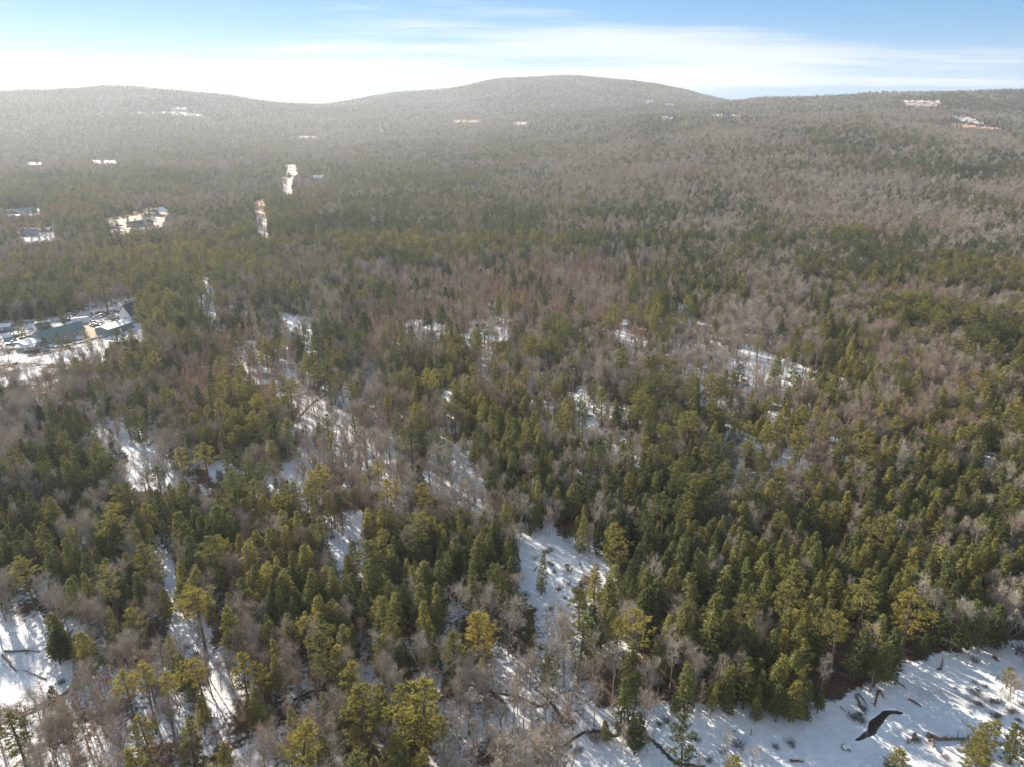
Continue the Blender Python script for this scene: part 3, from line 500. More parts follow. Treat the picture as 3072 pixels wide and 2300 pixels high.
# ------------------------------------------------------------------ the ground
def obj(name, me, parent=None):
    o = bpy.data.objects.new(name, me); COL.objects.link(o); o.parent = parent; return o
def tag(o, label=None, cat=None, group=None, kind=None):
    if label: o['label'] = label
    if cat: o['category'] = cat
    if group: o['group'] = group
    if kind: o['kind'] = kind
    return o
def snow_at(x, y):
    u, v = project(x, y, terrain(x, y)); c = cover(u, v); s = np.zeros(np.shape(x))
    for k, m in MIX.items(): s = np.where(c == k, m[5], s)
    for i, pl in enumerate(CLEAR): s = np.where(in_poly(u, v, pl), 0.5 if i == YARD else 1.0, s)
    for pl in GAPS: s = np.where(in_poly(u, v, pl), 0.82, s)
    return s
def ground_material():
    m, nt, N, L, b = node_mat('snowy_ground'); b.inputs['Roughness'].default_value = 0.9; b.inputs['Specular IOR Level'].default_value = 0.0
    at = N.new('ShaderNodeAttribute'); at.attribute_name = 'snow'
    geo = N.new('ShaderNodeNewGeometry')
    def noise(s, d=5, r=0.6):
        n = N.new('ShaderNodeTexNoise'); n.inputs['Scale'].default_value = s; n.inputs['Detail'].default_value = d; n.inputs['Roughness'].default_value = r
        L.new(geo.outputs['Position'], n.inputs['Vector']); return n.outputs['Fac']
    def mth(op, a, c_, clamp=False):
        n = N.new('ShaderNodeMath'); n.operation = op; n.use_clamp = clamp
        for i, q in enumerate((a, c_)):
            if isinstance(q, (int, float)): n.inputs[i].default_value = q
            else: L.new(q, n.inputs[i])
        return n.outputs[0]
    # leaf litter and twigs show through thin snow
    n = mth('ADD', mth('MULTIPLY', noise(0.09, 4), 0.55), mth('MULTIPLY', noise(1.1, 6, 0.7), 0.45))
    k = mth('ADD', at.outputs['Fac'], mth('MULTIPLY', mth('SUBTRACT', n, 0.5), 2.2))
    k = mth('SUBTRACT', k, mth('MULTIPLY', mth('MAXIMUM', mth('SUBTRACT', noise(1.7, 4, 0.7), 0.585), 0.0), 6.0))
    mr = N.new('ShaderNodeMapRange'); mr.interpolation_type = 'SMOOTHSTEP'; L.new(k, mr.inputs['Value']); mr.inputs['From Min'].default_value = 0.40; mr.inputs['From Max'].default_value = 0.62
    lit = N.new('ShaderNodeValToRGB'); L.new(noise(0.6, 6, 0.7), lit.inputs['Fac']); e = lit.color_ramp.elements
    e[0].position = 0.3; e[0].color = (0.050, 0.038, 0.028, 1); e[1].position = 0.7; e[1].color = (0.13, 0.085, 0.054, 1)
    sn = N.new('ShaderNodeValToRGB'); L.new(noise(0.35, 5), sn.inputs['Fac']); e = sn.color_ramp.elements
    e[0].position = 0.3; e[0].color = (0.60, 0.60, 0.61, 1); e[1].position = 0.7; e[1].color = (0.74, 0.735, 0.73, 1)
    mx = N.new('ShaderNodeMix'); mx.data_type = 'RGBA'; L.new(mr.outputs[0], mx.inputs['Factor']); L.new(lit.outputs[0], mx.inputs[6]); L.new(sn.outputs[0], mx.inputs[7])
    ic = N.new('ShaderNodeAttribute'); ic.attribute_name = 'ice'; mi = N.new('ShaderNodeMix'); mi.data_type = 'RGBA'; L.new(ic.outputs['Fac'], mi.inputs['Factor']); L.new(mx.outputs[2], mi.inputs[6]); mi.inputs[7].default_value = (0.20, 0.21, 0.215, 1)
    L.new(mi.outputs[2], b.inputs['Base Color'])
    bp = N.new('ShaderNodeBump'); bp.inputs['Strength'].default_value = 0.7; bp.inputs['Distance'].default_value = 0.4; L.new(noise(0.55, 7), bp.inputs['Height']); L.new(bp.outputs[0], b.inputs['Normal'])
    return m
WCp = lambda *p: panel(2500, 1940, .2586, p)
ICE = WCp((860, 330), (940, 420), (1050, 470), (1250, 510), (1450, 550), (1620, 570), (1710, 640), (1680, 700), (1560, 690), (1350, 620), (1150, 560), (1000, 510), (900, 420))
M['ground'] = ground_material()
def build_ground():
    az = np.concatenate([np.linspace(-180, -48, 34)[:-1], np.linspace(-48, 48, 385), np.linspace(48, 180, 34)[1:]])   # degrees from the view axis
    r = np.concatenate([[0.0], np.arange(40, 90, 10.0), np.arange(90, 520, 1.6), 520 * (5700 / 520.0) ** np.linspace(0, 1, 190)])
    A, Q = np.meshgrid(np.radians(az), r, indexing='ij'); X = Q * np.sin(A); Y = Q * np.cos(A); Z = terrain(X, Y)
    na, nr = A.shape; me = bpy.data.meshes.new('ground')
    me.vertices.add(na * nr); me.vertices.foreach_set('co', np.stack([X, Y, Z], -1).reshape(-1).astype(np.float32))
    i, j = np.meshgrid(np.arange(na - 1), np.arange(nr - 1), indexing='ij'); b0 = (i * nr + j).ravel()
    q = np.stack([b0, b0 + 1, b0 + nr + 1, b0 + nr], 1).astype(np.int32); nf = len(q)
    me.loops.add(nf * 4); me.loops.foreach_set('vertex_index', q.ravel()); me.polygons.add(nf); me.polygons.foreach_set('loop_start', np.arange(0, nf * 4, 4, dtype=np.int32))
    me.polygons.foreach_set('use_smooth', np.ones(nf, bool)); me.update(calc_edges=True)
    S = snow_at(X, Y); S = np.where(Y < 85, 0.8, S); S = S * (1 - smooth(700, 1000, Q)) + 0.16 * smooth(700, 1000, Q)
    for _ in range(2): S[1:-1, 1:-1] = (S[1:-1, 1:-1] * 2 + S[:-2, 1:-1] + S[2:, 1:-1] + S[1:-1, :-2] + S[1:-1, 2:]) / 6
    a = me.attributes.new('snow', 'FLOAT', 'POINT'); a.data.foreach_set('value', S.reshape(-1).astype(np.float32))
    I = in_poly(*project(X, Y, Z), ICE).astype(float)
    for _ in range(3): I[1:-1, 1:-1] = (I[1:-1, 1:-1] + I[:-2, 1:-1] + I[2:, 1:-1] + I[1:-1, :-2] + I[1:-1, 2:]) / 5
    a = me.attributes.new('ice', 'FLOAT', 'POINT'); a.data.foreach_set('value', I.reshape(-1).astype(np.float32))
    me.materials.append(M['ground']); o = obj('ground', me); tag(o, 'snow covered forest ground with leaf litter under the trees', kind='structure'); return o
build_ground()

# ------------------------------------------------------------------ scattering the woods
def scatter(r0, r1, step, seed):
    g = np.random.default_rng(seed)
    xs = np.arange(-r1 * 0.80, r1 * 0.80, step); ys = np.arange(max(60, r0 * 0.72), r1, step)
    X, Y = np.meshgrid(xs, ys); X = X.ravel() + g.uniform(-.5, .5, X.size) * step; Y = Y.ravel() + g.uniform(-.5, .5, Y.size) * step
    rr = np.hypot(X, Y); k = (rr >= r0) & (rr < r1) & (np.abs(X) < Y * 0.86 + 12); return X[k], Y[k], g
KN = ['hemlock', 'pine', 'hardwood', 'sapling', 'shrub']
TREES = {k: [] for k in KN}                   # rows: x, y, z, H, width scale, tint, shape, hero flag
heroes = []
for i, (k, u, v, w, H, tint, shp) in enumerate(HEROES):
    g = random.Random(i); d = KIND[k]; H = (H or d['H']) * (.85 if u > 1750 and v > 1750 and k == 'hemlock' else .78)
    p, t = under_top(u, v, H); 
    sx = (w / FPX * t) / (2 * d['Rad']) * (1.3 if k == 'pine' else 1.1); sx = min(max(sx, 0.45 * H / d['H']), 1.7 * H / d['H'])
    heroes.append((k, p[0], p[1], p[2], H, sx, tint if tint is not None else .5, shp if shp is not None else g.randrange(len(d['p'])), u, v, w))
hx = np.array([q[1] for q in heroes]); hy = np.array([q[2] for q in heroes]); hr = np.array([q[5] * KIND[q[0]]['Rad'] for q in heroes])
hu = np.array([q[8] for q in heroes]); hv = np.array([q[9] for q in heroes]); hw = np.array([q[10] for q in heroes])
for q in heroes: TREES[q[0]].append(q[1:8] + (1,))
for r0, r1, step, seed in ((60, 320, 2.45, 1), (320, 620, 3.0, 2), (620, 1150, 4.2, 3), (1150, 2300, 6.3, 4), (2300, 5000, 10.5, 5)):
    X, Y, g = scatter(r0, r1, step, seed); Z = terrain(X, Y); n = len(X); A = step * step
    if r0 > 2000:                           # only slopes that can be seen, not the far sides of the hills
        D = np.hypot(X, Y); el = (Z + 14 - CAM_H) / D; vis = np.ones(n, bool)
        for f in np.linspace(0.35, 0.97, 26): vis &= (terrain(X * f, Y * f) - 4 - CAM_H) / (D * f) < el
        X, Y, Z = X[vis], Y[vis], Z[vis]; n = len(X)
    bu, bv = project(X, Y, Z); mu, mv = project(X, Y, Z + 7.0)
    c = cover(mu + g.normal(0, 20, n), mv + g.normal(0, 20, n))
    w = np.zeros((n, 5))
    for k, m in MIX.items(): w[c == k] = m[:5]
    patch = 0.55 + 0.9 * fbm(X / 22.0, Y / 22.0, 3)
    sc0 = 46.0 if r0 < 600 else 95.0 if r0 < 1100 else 210.0; pref = fbm(X / sc0 + 50, Y / sc0, 3) - 0.44; pp = fbm(X / 60.0 + 11, Y / 60.0 + 77, 2) - 0.37
    w[:, :2] *= np.clip(1 + 4.2 * pref, 0.15, 2.3)[:, None]; w[:, 2:4] *= np.clip(1 - 2.6 * pref, 0.35, 1.6)[:, None]
    w[:, 0] *= np.clip(1 + 3 * pp, .2, 1.8); w[:, 1] *= np.clip(1 - 3 * pp, .2, 1.8)
    if r0 > 600: w[:, 4] = 0
    P = w * (2.1 * A * patch)[:, None]; cum = np.cumsum(P, 1); tot = np.maximum(cum[:, -1:], 1); cum = cum / tot
    sp = (g.random(n)[:, None] > cum).sum(1)
    keep = sp < 5
    Hs = np.select([sp == 0, sp == 1, sp == 2, sp == 3], [9.9, 12.8, 9.8, 6.9], 1.4)
    half = (g.random(n) < .5) | (bu > 1850); spare = (g.random(n) < .05) & (np.hypot(X, Y) > 500); spare2 = (g.random(n) < .22) | (sp == 3)
    ragged = np.where(np.hypot(X, Y) > 700, 3.5, 9.0); jit = ((vnoise(bu / 9.0, bv / 5.0) - .5) * ragged * 2, (vnoise(bu / 9.0 + 70, bv / 5.0 + 30) - .5) * ragged)
    for f in (0.0, 0.35, 0.7, 0.95):
        pu, pv = project(X, Y, Z + Hs * f)
        for ci, pl in enumerate(CLEAR):
            if ci in (0, 2, 3, YARD): lucky = np.zeros(n, bool)
            else: lucky = spare
            if f == 0 or (ci != 0 and (r0 > 600 or ci in (YARD, 2, 3))): keep &= ~(in_poly(pu + jit[0], pv + jit[1], pl) & (sp != 4) & ~lucky)
        if r0 < 700 and f < .4:
            for pl in GAPS: keep &= ~(in_poly(pu + jit[0] * 2.2, pv + jit[1] * 2.2, pl) & ~spare2 & ((f == 0) | half))
    if r0 < 700:
        tu, tv = project(X, Y, Z + Hs)
        for i in range(len(hx)):
            dd = np.hypot(X - hx[i], Y - hy[i]); keep &= ~((dd < hr[i] * 0.95) & (sp != 4))
            keep &= ~((Y < hy[i]) & (dd < 13) & (np.abs(tu - hu[i]) < hw[i] * 0.5) & (tv > hv[i] - hw[i] * .2) & (tv < hv[i] + hw[i] * 1.15) & (sp != 4))
    hvar = np.clip(g.normal(1, 0.17, n), 0.62, 1.45) * np.where((sp == 4) & (c == SNOW_), 0.32, 1) * np.where((c == BRUSH_) & (sp == 0), 0.5, 1) * np.where((sp == 0) & (g.random(n) < .3), g.uniform(.4, .7, n), 1); wvar = np.clip(g.normal(1, 0.14, n), 0.7, 1.4) * np.where(sp == 0, 1.12, np.where(sp == 1, 1.15, np.where(sp == 3, 1.25, 1.0)))
    hvar *= np.where((sp == 0) & (bu > 1750) & (bv > 1750), 1.15, 1)
    if r0 >= 1100: wvar *= 1.25
    if r0 >= 2000: wvar *= 1.25; hvar *= 0.95
    gold = fbm(X / 60.0 + 90, Y / 60.0 + 20, 2)
    for s_, k in enumerate(KN):
        m = keep & (sp == s_); d = KIND[k]; q = np.nonzero(m)[0]; nn = len(q)
        H = Hs[q] * hvar[q]; sx = H / d['H'] * wvar[q]
        if s_ < 2: tint = np.clip((0.52 if r0 < 300 else 0.42 if r0 < 600 else 0.26) + (gold[q] - 0.37) * 1.2 + g.normal(0, 0.17, nn), 0.02, 1)
        else: tint = np.clip((0.38 if r0 < 600 else 0.25) + (gold[q] - 0.37) * 2 + g.normal(0, 0.26, nn), 0, 1)
        sh = g.integers(0, len(d['p']), nn) if k != 'hardwood' else g.integers(0, 6, nn) if r0 < 600 else g.integers(6, 9, nn)
        TREES[k] += list(zip(X[q], Y[q], Z[q], H, sx, tint, sh, np.zeros(nn)))
for k in KN: TREES[k] = np.array(TREES[k], float); print(k, len(TREES[k]))

# the 300 of each kind that show largest become things of their own, the others one mass per kind
def split(k, limit):
    T = TREES[k]; tu, tv = project(T[:, 0], T[:, 1], T[:, 2] + T[:, 3]); mu, mv = project(T[:, 0], T[:, 1], T[:, 2] + T[:, 3] * 0.7)
    ins = (mu > 8) & (mu < 3064) & (mv > 0) & (mv < 2290)
    size = T[:, 3] / np.hypot(np.hypot(T[:, 0], T[:, 1]), CAM_H) + 10 * T[:, 7]
    size = np.where(ins, size, -1); o = np.argsort(-size); near = o[:limit]; near = near[size[near] > 0]
    m = np.ones(len(T), bool); m[near] = False; return near, np.nonzero(m)[0]
LIMIT = {'hemlock': 300, 'pine': 300, 'hardwood': 300, 'sapling': 250, 'shrub': 220}
SINGLE, MASS = {}, {}
for k in KN: SINGLE[k], MASS[k] = split(k, LIMIT[k])
def mass(name, k, label):
    T = TREES[k][MASS[k]]; n = len(T); d = KIND[k]; me = bpy.data.meshes.new(name)
    me.vertices.add(n); me.vertices.foreach_set('co', T[:, :3].reshape(-1).astype(np.float32)); me.update()
    g = np.random.default_rng(len(k)); rot = np.stack([g.normal(0, .03, n), g.normal(0, .03, n), g.random(n) * 6.283], 1)
    scl = np.stack([T[:, 4], T[:, 4], T[:, 3] / d['H']], 1)
    for nm, ty, arr in (('rot', 'FLOAT_VECTOR', rot), ('scl', 'FLOAT_VECTOR', scl)):
        a = me.attributes.new(nm, ty, 'POINT'); a.data.foreach_set('vector', arr.reshape(-1).astype(np.float32))
    a = me.attributes.new('tint', 'FLOAT', 'POINT'); a.data.foreach_set('value', T[:, 5].astype(np.float32))
    a = me.attributes.new('shape', 'INT', 'POINT'); a.data.foreach_set('value', T[:, 6].astype(np.int32))
    o = obj(name, me); tag(o, label, kind='stuff')
    ng = bpy.data.node_groups.new(name, 'GeometryNodeTree'); ng.interface.new_socket('Geometry', in_out='INPUT', socket_type='NodeSocketGeometry'); ng.interface.new_socket('Geometry', in_out='OUTPUT', socket_type='NodeSocketGeometry')
    N, L = ng.nodes, ng.links; gi = N.new('NodeGroupInput'); go = N.new('NodeGroupOutput'); jn = N.new('GeometryNodeJoinGeometry'); L.new(jn.outputs[0], go.inputs[0])
    def attr(nm, ty):
        a = N.new('GeometryNodeInputNamedAttribute'); a.data_type = ty; a.inputs['Name'].default_value = nm; return a.outputs['Attribute']
    rt, sl, ix = attr('rot', 'FLOAT_VECTOR'), attr('scl', 'FLOAT_VECTOR'), attr('shape', 'INT')
    for i, po in enumerate(d['whole']):
        cmp = N.new('FunctionNodeCompare'); cmp.data_type = 'INT'; cmp.operation = 'EQUAL'; ii = [s for s in cmp.inputs if s.type == 'INT']; L.new(ix, ii[0]); ii[1].default_value = i
        oi = N.new('GeometryNodeObjectInfo'); oi.inputs['Object'].default_value = po; oi.inputs['As Instance'].default_value = True
        ip = N.new('GeometryNodeInstanceOnPoints'); L.new(gi.outputs[0], ip.inputs['Points']); L.new(cmp.outputs[0], ip.inputs['Selection']); L.new(oi.outputs['Geometry'], ip.inputs['Instance'])
        L.new(rt, ip.inputs['Rotation']); L.new(sl, ip.inputs['Scale']); L.new(ip.outputs[0], jn.inputs[0])
    md = o.modifiers.new('scatter', 'NODES'); md.node_group = ng; return o
mass('hemlock_forest', 'hemlock', 'mass of dark green hemlocks filling the woods behind the nearer trees')
mass('pine_forest', 'pine', 'mass of olive green white pines spread over the valley and hills')
mass('hardwood_forest', 'hardwood', 'mass of bare grey hardwoods covering the valley and hills')
mass('sapling_thicket', 'sapling', 'thicket of thin reddish bare saplings behind the snowy clearings')
mass('brush_undergrowth', 'shrub', 'low brown brush scattered through the snowy woods')
# ------------------------------------------------------------------ each near tree by itself, with a label of its own
TNAME = {'hemlock': ('hemlock_tree', 'hemlock', 'hemlock'), 'pine': ('white_pine_tree', 'white pine', 'pine'), 'hardwood': ('bare_hardwood_tree', 'bare hardwood', 'bare tree'),
         'sapling': ('bare_sapling', 'bare sapling', 'sapling'), 'shrub': ('bare_shrub', 'leafless shrub', 'shrub')}
GROUPS = {'hemlock': 'hemlocks in the woods', 'pine': 'white pines in the woods', 'hardwood': 'leafless hardwoods in the woods', 'sapling': 'thin leafless saplings', 'shrub': 'leafless shrubs on the snow'}
MARKS = [   # things one can find in the photograph, by where they show in it
 ('the dark open water in the pond', 2640, 2160), ('the grey ice patch on the pond', 2880, 2090), ('the snowy pond shore', 2420, 2190), ('the snowy stream meadow', 1900, 2130), ('the wide stream bend', 1680, 2200), ('the stream fork', 1640, 2105),
 ('the sunlit snow streaks by the pond', 2080, 2250), ('the tall gold pine over the pond', 2750, 1830), ('the gold-topped pine on the pond bank', 2525, 1880), ('the pale plumed pine in the hemlock stand', 2370, 1790), ('the dense hemlock stand', 2280, 1660), ('the brushy corner above the pond', 2980, 1830),
 ('the snowy glade', 1640, 1700), ('the slender hemlock in the glade', 1627, 1690), ('the bright gold pine below the glade', 1440, 1870), ('the gold pine above the meadow', 1910, 1870), ('the pale gold pine beside the glade', 1850, 1610),
 ('the big paired pines at the bottom edge', 1200, 2110), ('the round gold pine at the bottom edge', 885, 2250), ('the straight snowy path', 520, 1750), ('the flat gold pine by the path', 585, 1790), ('the row of three gold pines', 420, 2030), ('the snowy corner with fallen trunks', 70, 1980),
 ('the dark low hemlock on the snow', 155, 1940), ('the layered pine above the path', 430, 1640), ('the leaf-strewn bottom corner', 120, 2230), ('the gold pine trio in the middle', 1180, 1440), ('the broad pine cluster', 690, 1160), ('the pale hemlock by the snow gap', 400, 1240),
 ('the brush-lined brook', 870, 1260), ('the green-roofed barn', 180, 1000), ('the white gabled house', 395, 945), ('the tall narrow fir', 1168, 870), ('the dark rounded hemlock', 1090, 950), ('the reddish sapling clearing', 1400, 880), ('the scattered dark hemlocks in the saplings', 1600, 850),
 ('the long snow strip', 1820, 1210), ('the snow strips on the right', 2350, 1090), ('the curved snow gap in the middle', 1340, 1340), ('the broad-topped pine at the right edge', 2990, 1030), ('the hemlock pair above the snow strips', 2500, 1010), ('the leafless hollow on the right', 2650, 1280), ('the hemlock crowns at the right edge', 2960, 1300),
 ('the olive pines on the right slope', 2750, 900), ('the pines behind the barn', 420, 800), ('the slim tall pine behind the house', 300, 840), ('the dark hemlock line', 2000, 760), ('the snowy lane behind the house', 600, 860),
]
ORD = ['', 'second ', 'third ', 'fourth ', 'fifth ', 'sixth ', 'seventh ', 'eighth ', 'ninth ', 'tenth ', 'eleventh ', 'twelfth ', 'thirteenth ', 'fourteenth ', 'fifteenth ', 'sixteenth ', 'seventeenth ', 'eighteenth ', 'nineteenth ', 'twentieth ']
def colour_word(k, t):
    if k == 'hemlock': return 'blackish green' if t < .28 else 'dark green' if t < .5 else 'olive green' if t < .68 else 'yellow-green'
    if k == 'pine': return 'dull green' if t < .45 else 'olive green' if t < .68 else 'yellow-green' if t < .86 else 'golden'
    if k == 'hardwood': return 'pale grey' if t < .33 else 'grey-brown' if t < .66 else 'reddish brown'
    return 'grey-brown' if t < .4 else 'brown' if t < .7 else 'reddish'
def size_word(k, H, sx):
    h0 = KIND[k]['H']; a = H / h0; r = sx / a
    if k in ('sapling', 'shrub'): return 'small' if a < .6 else 'large' if a > 1.1 else 'middling'
    return 'small' if a < .78 else 'tall' if a > 1.15 else 'slim' if r < .95 else 'broad' if r > 1.22 else 'middling'
def tree_labels():
    rows = []; mu = np.array([m[1] for m in MARKS], float); mv = np.array([m[2] for m in MARKS], float)
    for k in KN:
        T = TREES[k][SINGLE[k]]; u, v = project(T[:, 0], T[:, 1], T[:, 2] + T[:, 3] * (0.85 if k != 'shrub' else 0.5))
        for i in range(len(T)):
            du, dv = u[i] - mu, v[i] - mv; w = np.hypot(du, dv * 1.3); j = int(np.argmin(w))
            a, b = du[j], dv[j]; dr = ('right of' if a > 0 else 'left of') if abs(a) > abs(b) * 1.1 else ('in front of' if b > 0 else 'behind')
            if w[j] < 26: dr = 'at'
            sz = size_word(k, T[i, 3], T[i, 4]); sz = '' if sz == 'middling' else sz + ' '
            rows.append([k, i, '%s%s %s' % (sz, colour_word(k, T[i, 5]), TNAME[k][1]), dr, MARKS[j][0], w[j]])
    lab = {}; seen = {}
    for r in sorted(rows, key=lambda r: r[5]):
        key = (r[2], r[3], r[4]); n = seen.get(key, 0); seen[key] = n + 1
        lab[(r[0], r[1])] = '%s%s %s %s' % (ORD[min(n, 19)], r[2], r[3], r[4])
    # the trees that serve as landmarks carry their own description
    for nm, uu, vv in MARKS:
        own = nm[4:]
        if not any(own.startswith(q) for q in ('tall gold pine', 'gold-topped', 'pale plumed', 'slender hemlock', 'bright gold pine', 'gold pine above', 'pale gold pine', 'round gold pine', 'flat gold pine', 'dark low hemlock', 'layered pine', 'pale hemlock', 'tall narrow fir', 'dark rounded hemlock', 'broad-topped', 'slim tall pine')): continue
        k = 'hemlock' if 'hemlock ' in own + ' ' and 'pine' not in own else 'pine'; T = TREES[k][SINGLE[k]]; u, v = project(T[:, 0], T[:, 1], T[:, 2] + T[:, 3] * .8)
        i = int(np.argmin(np.hypot(u - uu, v - vv) + (T[:, 7] == 0) * 500)); lab[(k, i)] = own + (' among the reddish saplings' if len(own.split()) < 4 else '')
    return lab
LAB = tree_labels()
for k in KN:
    d = KIND[k]; g = random.Random(k)
    for n_, i in enumerate(SINGLE[k]):
        x, y, z, H, sx, tint, sh, hf = TREES[k][i]; sh = int(sh)
        if k == 'shrub':
            root = obj(TNAME[k][0], d['crown'][sh]); root['tint'] = float(tint)
        else:
            root = obj(TNAME[k][0], None)
            for nm, me in (('trunk', d['trunk'][sh]), ('crown', d['crown'][sh])):
                c = obj(nm, me, root); c['tint'] = float(tint)
        root.location = (x, y, z); root.rotation_euler = (g.gauss(0, .02), g.gauss(0, .02), g.random() * 6.283); root.scale = (sx, sx, H / d['H'])
        tag(root, LAB[(k, n_)], TNAME[k][2], GROUPS[k])

# ------------------------------------------------------------------ sheets laid on the ground: water, streams, fields, drives
def ground_many(u, v):
    u = np.asarray(u, float); v = np.asarray(v, float); a, b, c = ray(u, v); n = len(u)
    t = np.full(n, 60.0); prev = t.copy(); done = np.zeros(n, bool)
    for _ in range(560):
        hit = CAM_H + c * t < terrain(a * t, b * t); done |= hit
        if done.all(): break
        prev = np.where(done, prev, t); t = np.where(done, t, np.minimum(t * 1.01, 5600))
    lo, hi = prev, t
    for _ in range(24):
        m = (lo + hi) / 2; h = CAM_H + c * m < terrain(a * m, b * m); hi = np.where(h, m, hi); lo = np.where(h, lo, m)
    return np.stack([a * hi, b * hi, terrain(a * hi, b * hi)], 1)
def mesh_of(name, verts, faces, mat, smooth_=False):
    me = bpy.data.meshes.new(name); me.from_pydata([tuple(map(float, p)) for p in verts], [], faces); me.materials.append(mat)
    if smooth_: me.polygons.foreach_set('use_smooth', np.ones(len(me.polygons), bool))
    return me
def patch(name, poly, mat, label, n=22, lift=None, rough_=0.0):
    """the ground seen inside a photo outline, as a sheet lying on it"""
    P = np.array(poly); c0 = P.mean(0)
    if c0[1] < 420 or 'snow field' in label or 'pale snow' in label: P = c0 + (P - c0) * np.array([.95, .8] if c0[0] > 2600 else [.85, .45]); poly = [tuple(q) for q in P]
    lo, hi = P.min(0), P.max(0); nx = n; ny = max(6, int(n * 0.6))
    uu, vv = np.meshgrid(np.linspace(lo[0], hi[0], nx), np.linspace(lo[1], hi[1], ny))
    G = ground_many(uu.ravel(), vv.ravel()); D = np.hypot(G[:, 0], G[:, 1]); G[:, 2] += (0.05 + np.maximum(0, D - 500) * 0.0007) if lift is None else lift
    rg = min(16.0, .5 * (hi[1] - lo[1]) + .12 * (hi[0] - lo[0])); f = []; wob = 0.35 * min((hi[0] - lo[0]) / nx, (hi[1] - lo[1]) / ny)
    for j in range(ny - 1):
        for i in range(nx - 1):
            cu, cv = (uu[j, i] + uu[j, i + 1]) / 2, (vv[j, i] + vv[j + 1, i]) / 2
            ju, jv = (vnoise(np.array([cu / 7.0]), np.array([cv / 4.0]))[0] - .5) * rg, (vnoise(np.array([cu / 7.0 + 40]), np.array([cv / 4.0 + 9]))[0] - .5) * rg * .5
            if c0[1] < 420 and c0[0] < 2600 and vnoise(np.array([cu / 5.0 + 3]), np.array([cv / 1.5 + 8]))[0] < .36: continue
            if in_poly(np.array([cu + ju]), np.array([cv + jv]), poly)[0]: f.append((j * nx + i, j * nx + i + 1, (j + 1) * nx + i + 1, (j + 1) * nx + i))
    return tag(obj(name, mesh_of(name, G, f, mat, True)), label, kind='structure')
def outline(name, poly, mat, label, lift=0.012, rim=None):
    G = ground_many([p[0] for p in poly], [p[1] for p in poly]); 
    # round the corners off
    G = G.mean(0) + (G - G.mean(0)) * np.array([1.02, 1.08, 1])
    for _ in range(1): G = np.stack([G * .75 + np.roll(G, -1, 0) * .25, G * .25 + np.roll(G, -1, 0) * .75], 1).reshape(-1, 3)
    n = len(G); z = G[:, 2].mean(); G[:, 2] = z + lift
    o = tag(obj(name, mesh_of(name, G, [tuple(range(n))], mat)), label, kind='structure')
    if rim:
        c = G.mean(0); d = np.roll(G, -1, 0) - np.roll(G, 1, 0); nrm = unit(np.stack([d[:, 1], -d[:, 0], 0 * d[:, 0]], 1)); sgn = 1 if (np.cross(d[:, :2], (c - G)[:, :2]) > 0).mean() > .5 else -1
        g = np.random.default_rng(3); w = g.uniform(.10, .28, n)[:, None]
        inn = G - UP * .03; top = G + nrm * sgn * w * .5 + UP * g.uniform(.06, .13, n)[:, None]; out = G + nrm * sgn * (w + .35); out[:, 2] = z - .02
        V = np.concatenate([inn, top, out]); F = []
        for i in range(n):
            j = (i + 1) % n; F += [(i, j, n + j, n + i), (n + i, n + j, 2 * n + j, 2 * n + i)]
        tag(obj('ice_edge', mesh_of('ice_edge', V, F, rim, True)), 'raised snowy ice edge round the dark open water', kind='structure')
    return o
def ribbon(name, pts, width, mat, label, lift=0.014, seed=1, dens=8, wob=0.35):
    P = np.array(pts, float); g = np.random.default_rng(seed); n = (len(P) - 1) * dens + 1; s = np.linspace(0, len(P) - 1, n)
    def cr(s):
        i = np.clip(s.astype(int), 0, len(P) - 2); f = (s - i)[:, None]; p0, p1, p2, p3 = P[np.maximum(i - 1, 0)], P[i], P[i + 1], P[np.minimum(i + 2, len(P) - 1)]
        return .5 * (2 * p1 + (p2 - p0) * f + (2 * p0 - 5 * p1 + 4 * p2 - p3) * f ** 2 + (3 * p1 - p0 - 3 * p2 + p3) * f ** 3)
    U = cr(s); G = ground_many(U[:, 0], U[:, 1]); d = np.gradient(G, axis=0); nr = unit(np.stack([-d[:, 1], d[:, 0], 0 * d[:, 0]], 1))
    w1 = width * (1 + wob * g.normal(size=n)); w2 = width * (1 + wob * g.normal(size=n))
    A = G + nr * np.clip(w1, .25 * width, 2 * width)[:, None] / 2; B = G - nr * np.clip(w2, .25 * width, 2 * width)[:, None] / 2
    for Q in (A, B): Q[:, 2] = terrain(Q[:, 0], Q[:, 1]) + lift
    return tag(obj(name, mesh_of(name, np.concatenate([A, B]), [(i, i + 1, n + i + 1, n + i) for i in range(n - 1)], mat)), label, kind='structure'), G
M['water'] = plain('dark_water', (0.034, 0.025, 0.018), 0.12, 0.5, 0.8, spec=0.35)
M['snow'] = plain('snow', (0.72, 0.72, 0.72), 0.8, 0.06, 0.6)
M['mud'] = plain('stream_mud', (0.10, 0.076, 0.054), 0.6, 0.5, 1.4)
M['tan'] = plain('bare_soil', (0.34, 0.255, 0.18), 0.9, 0.25, 0.12)
M['orange'] = plain('orange_soil', (0.46, 0.27, 0.15), 0.9, 0.2, 0.1)
M['packed'] = plain('packed_snow_road', (0.56, 0.50, 0.45), 0.85, 0.18, 0.15)
outline('open_water', WCp((240, 1060), (300, 1030), (350, 980), (400, 965), (405, 900), (430, 850), (500, 810), (550, 775), (570, 750), (640, 742), (720, 745), (800, 760), (818, 778), (770, 792), (710, 780), (650, 790), (610, 830), (585, 870), (545, 910), (500, 965), (495, 995), (450, 1020), (380, 1035), (340, 1060), (280, 1075)), M['water'], 'dark winding strip of open water in the frozen pond', rim=M['snow'])
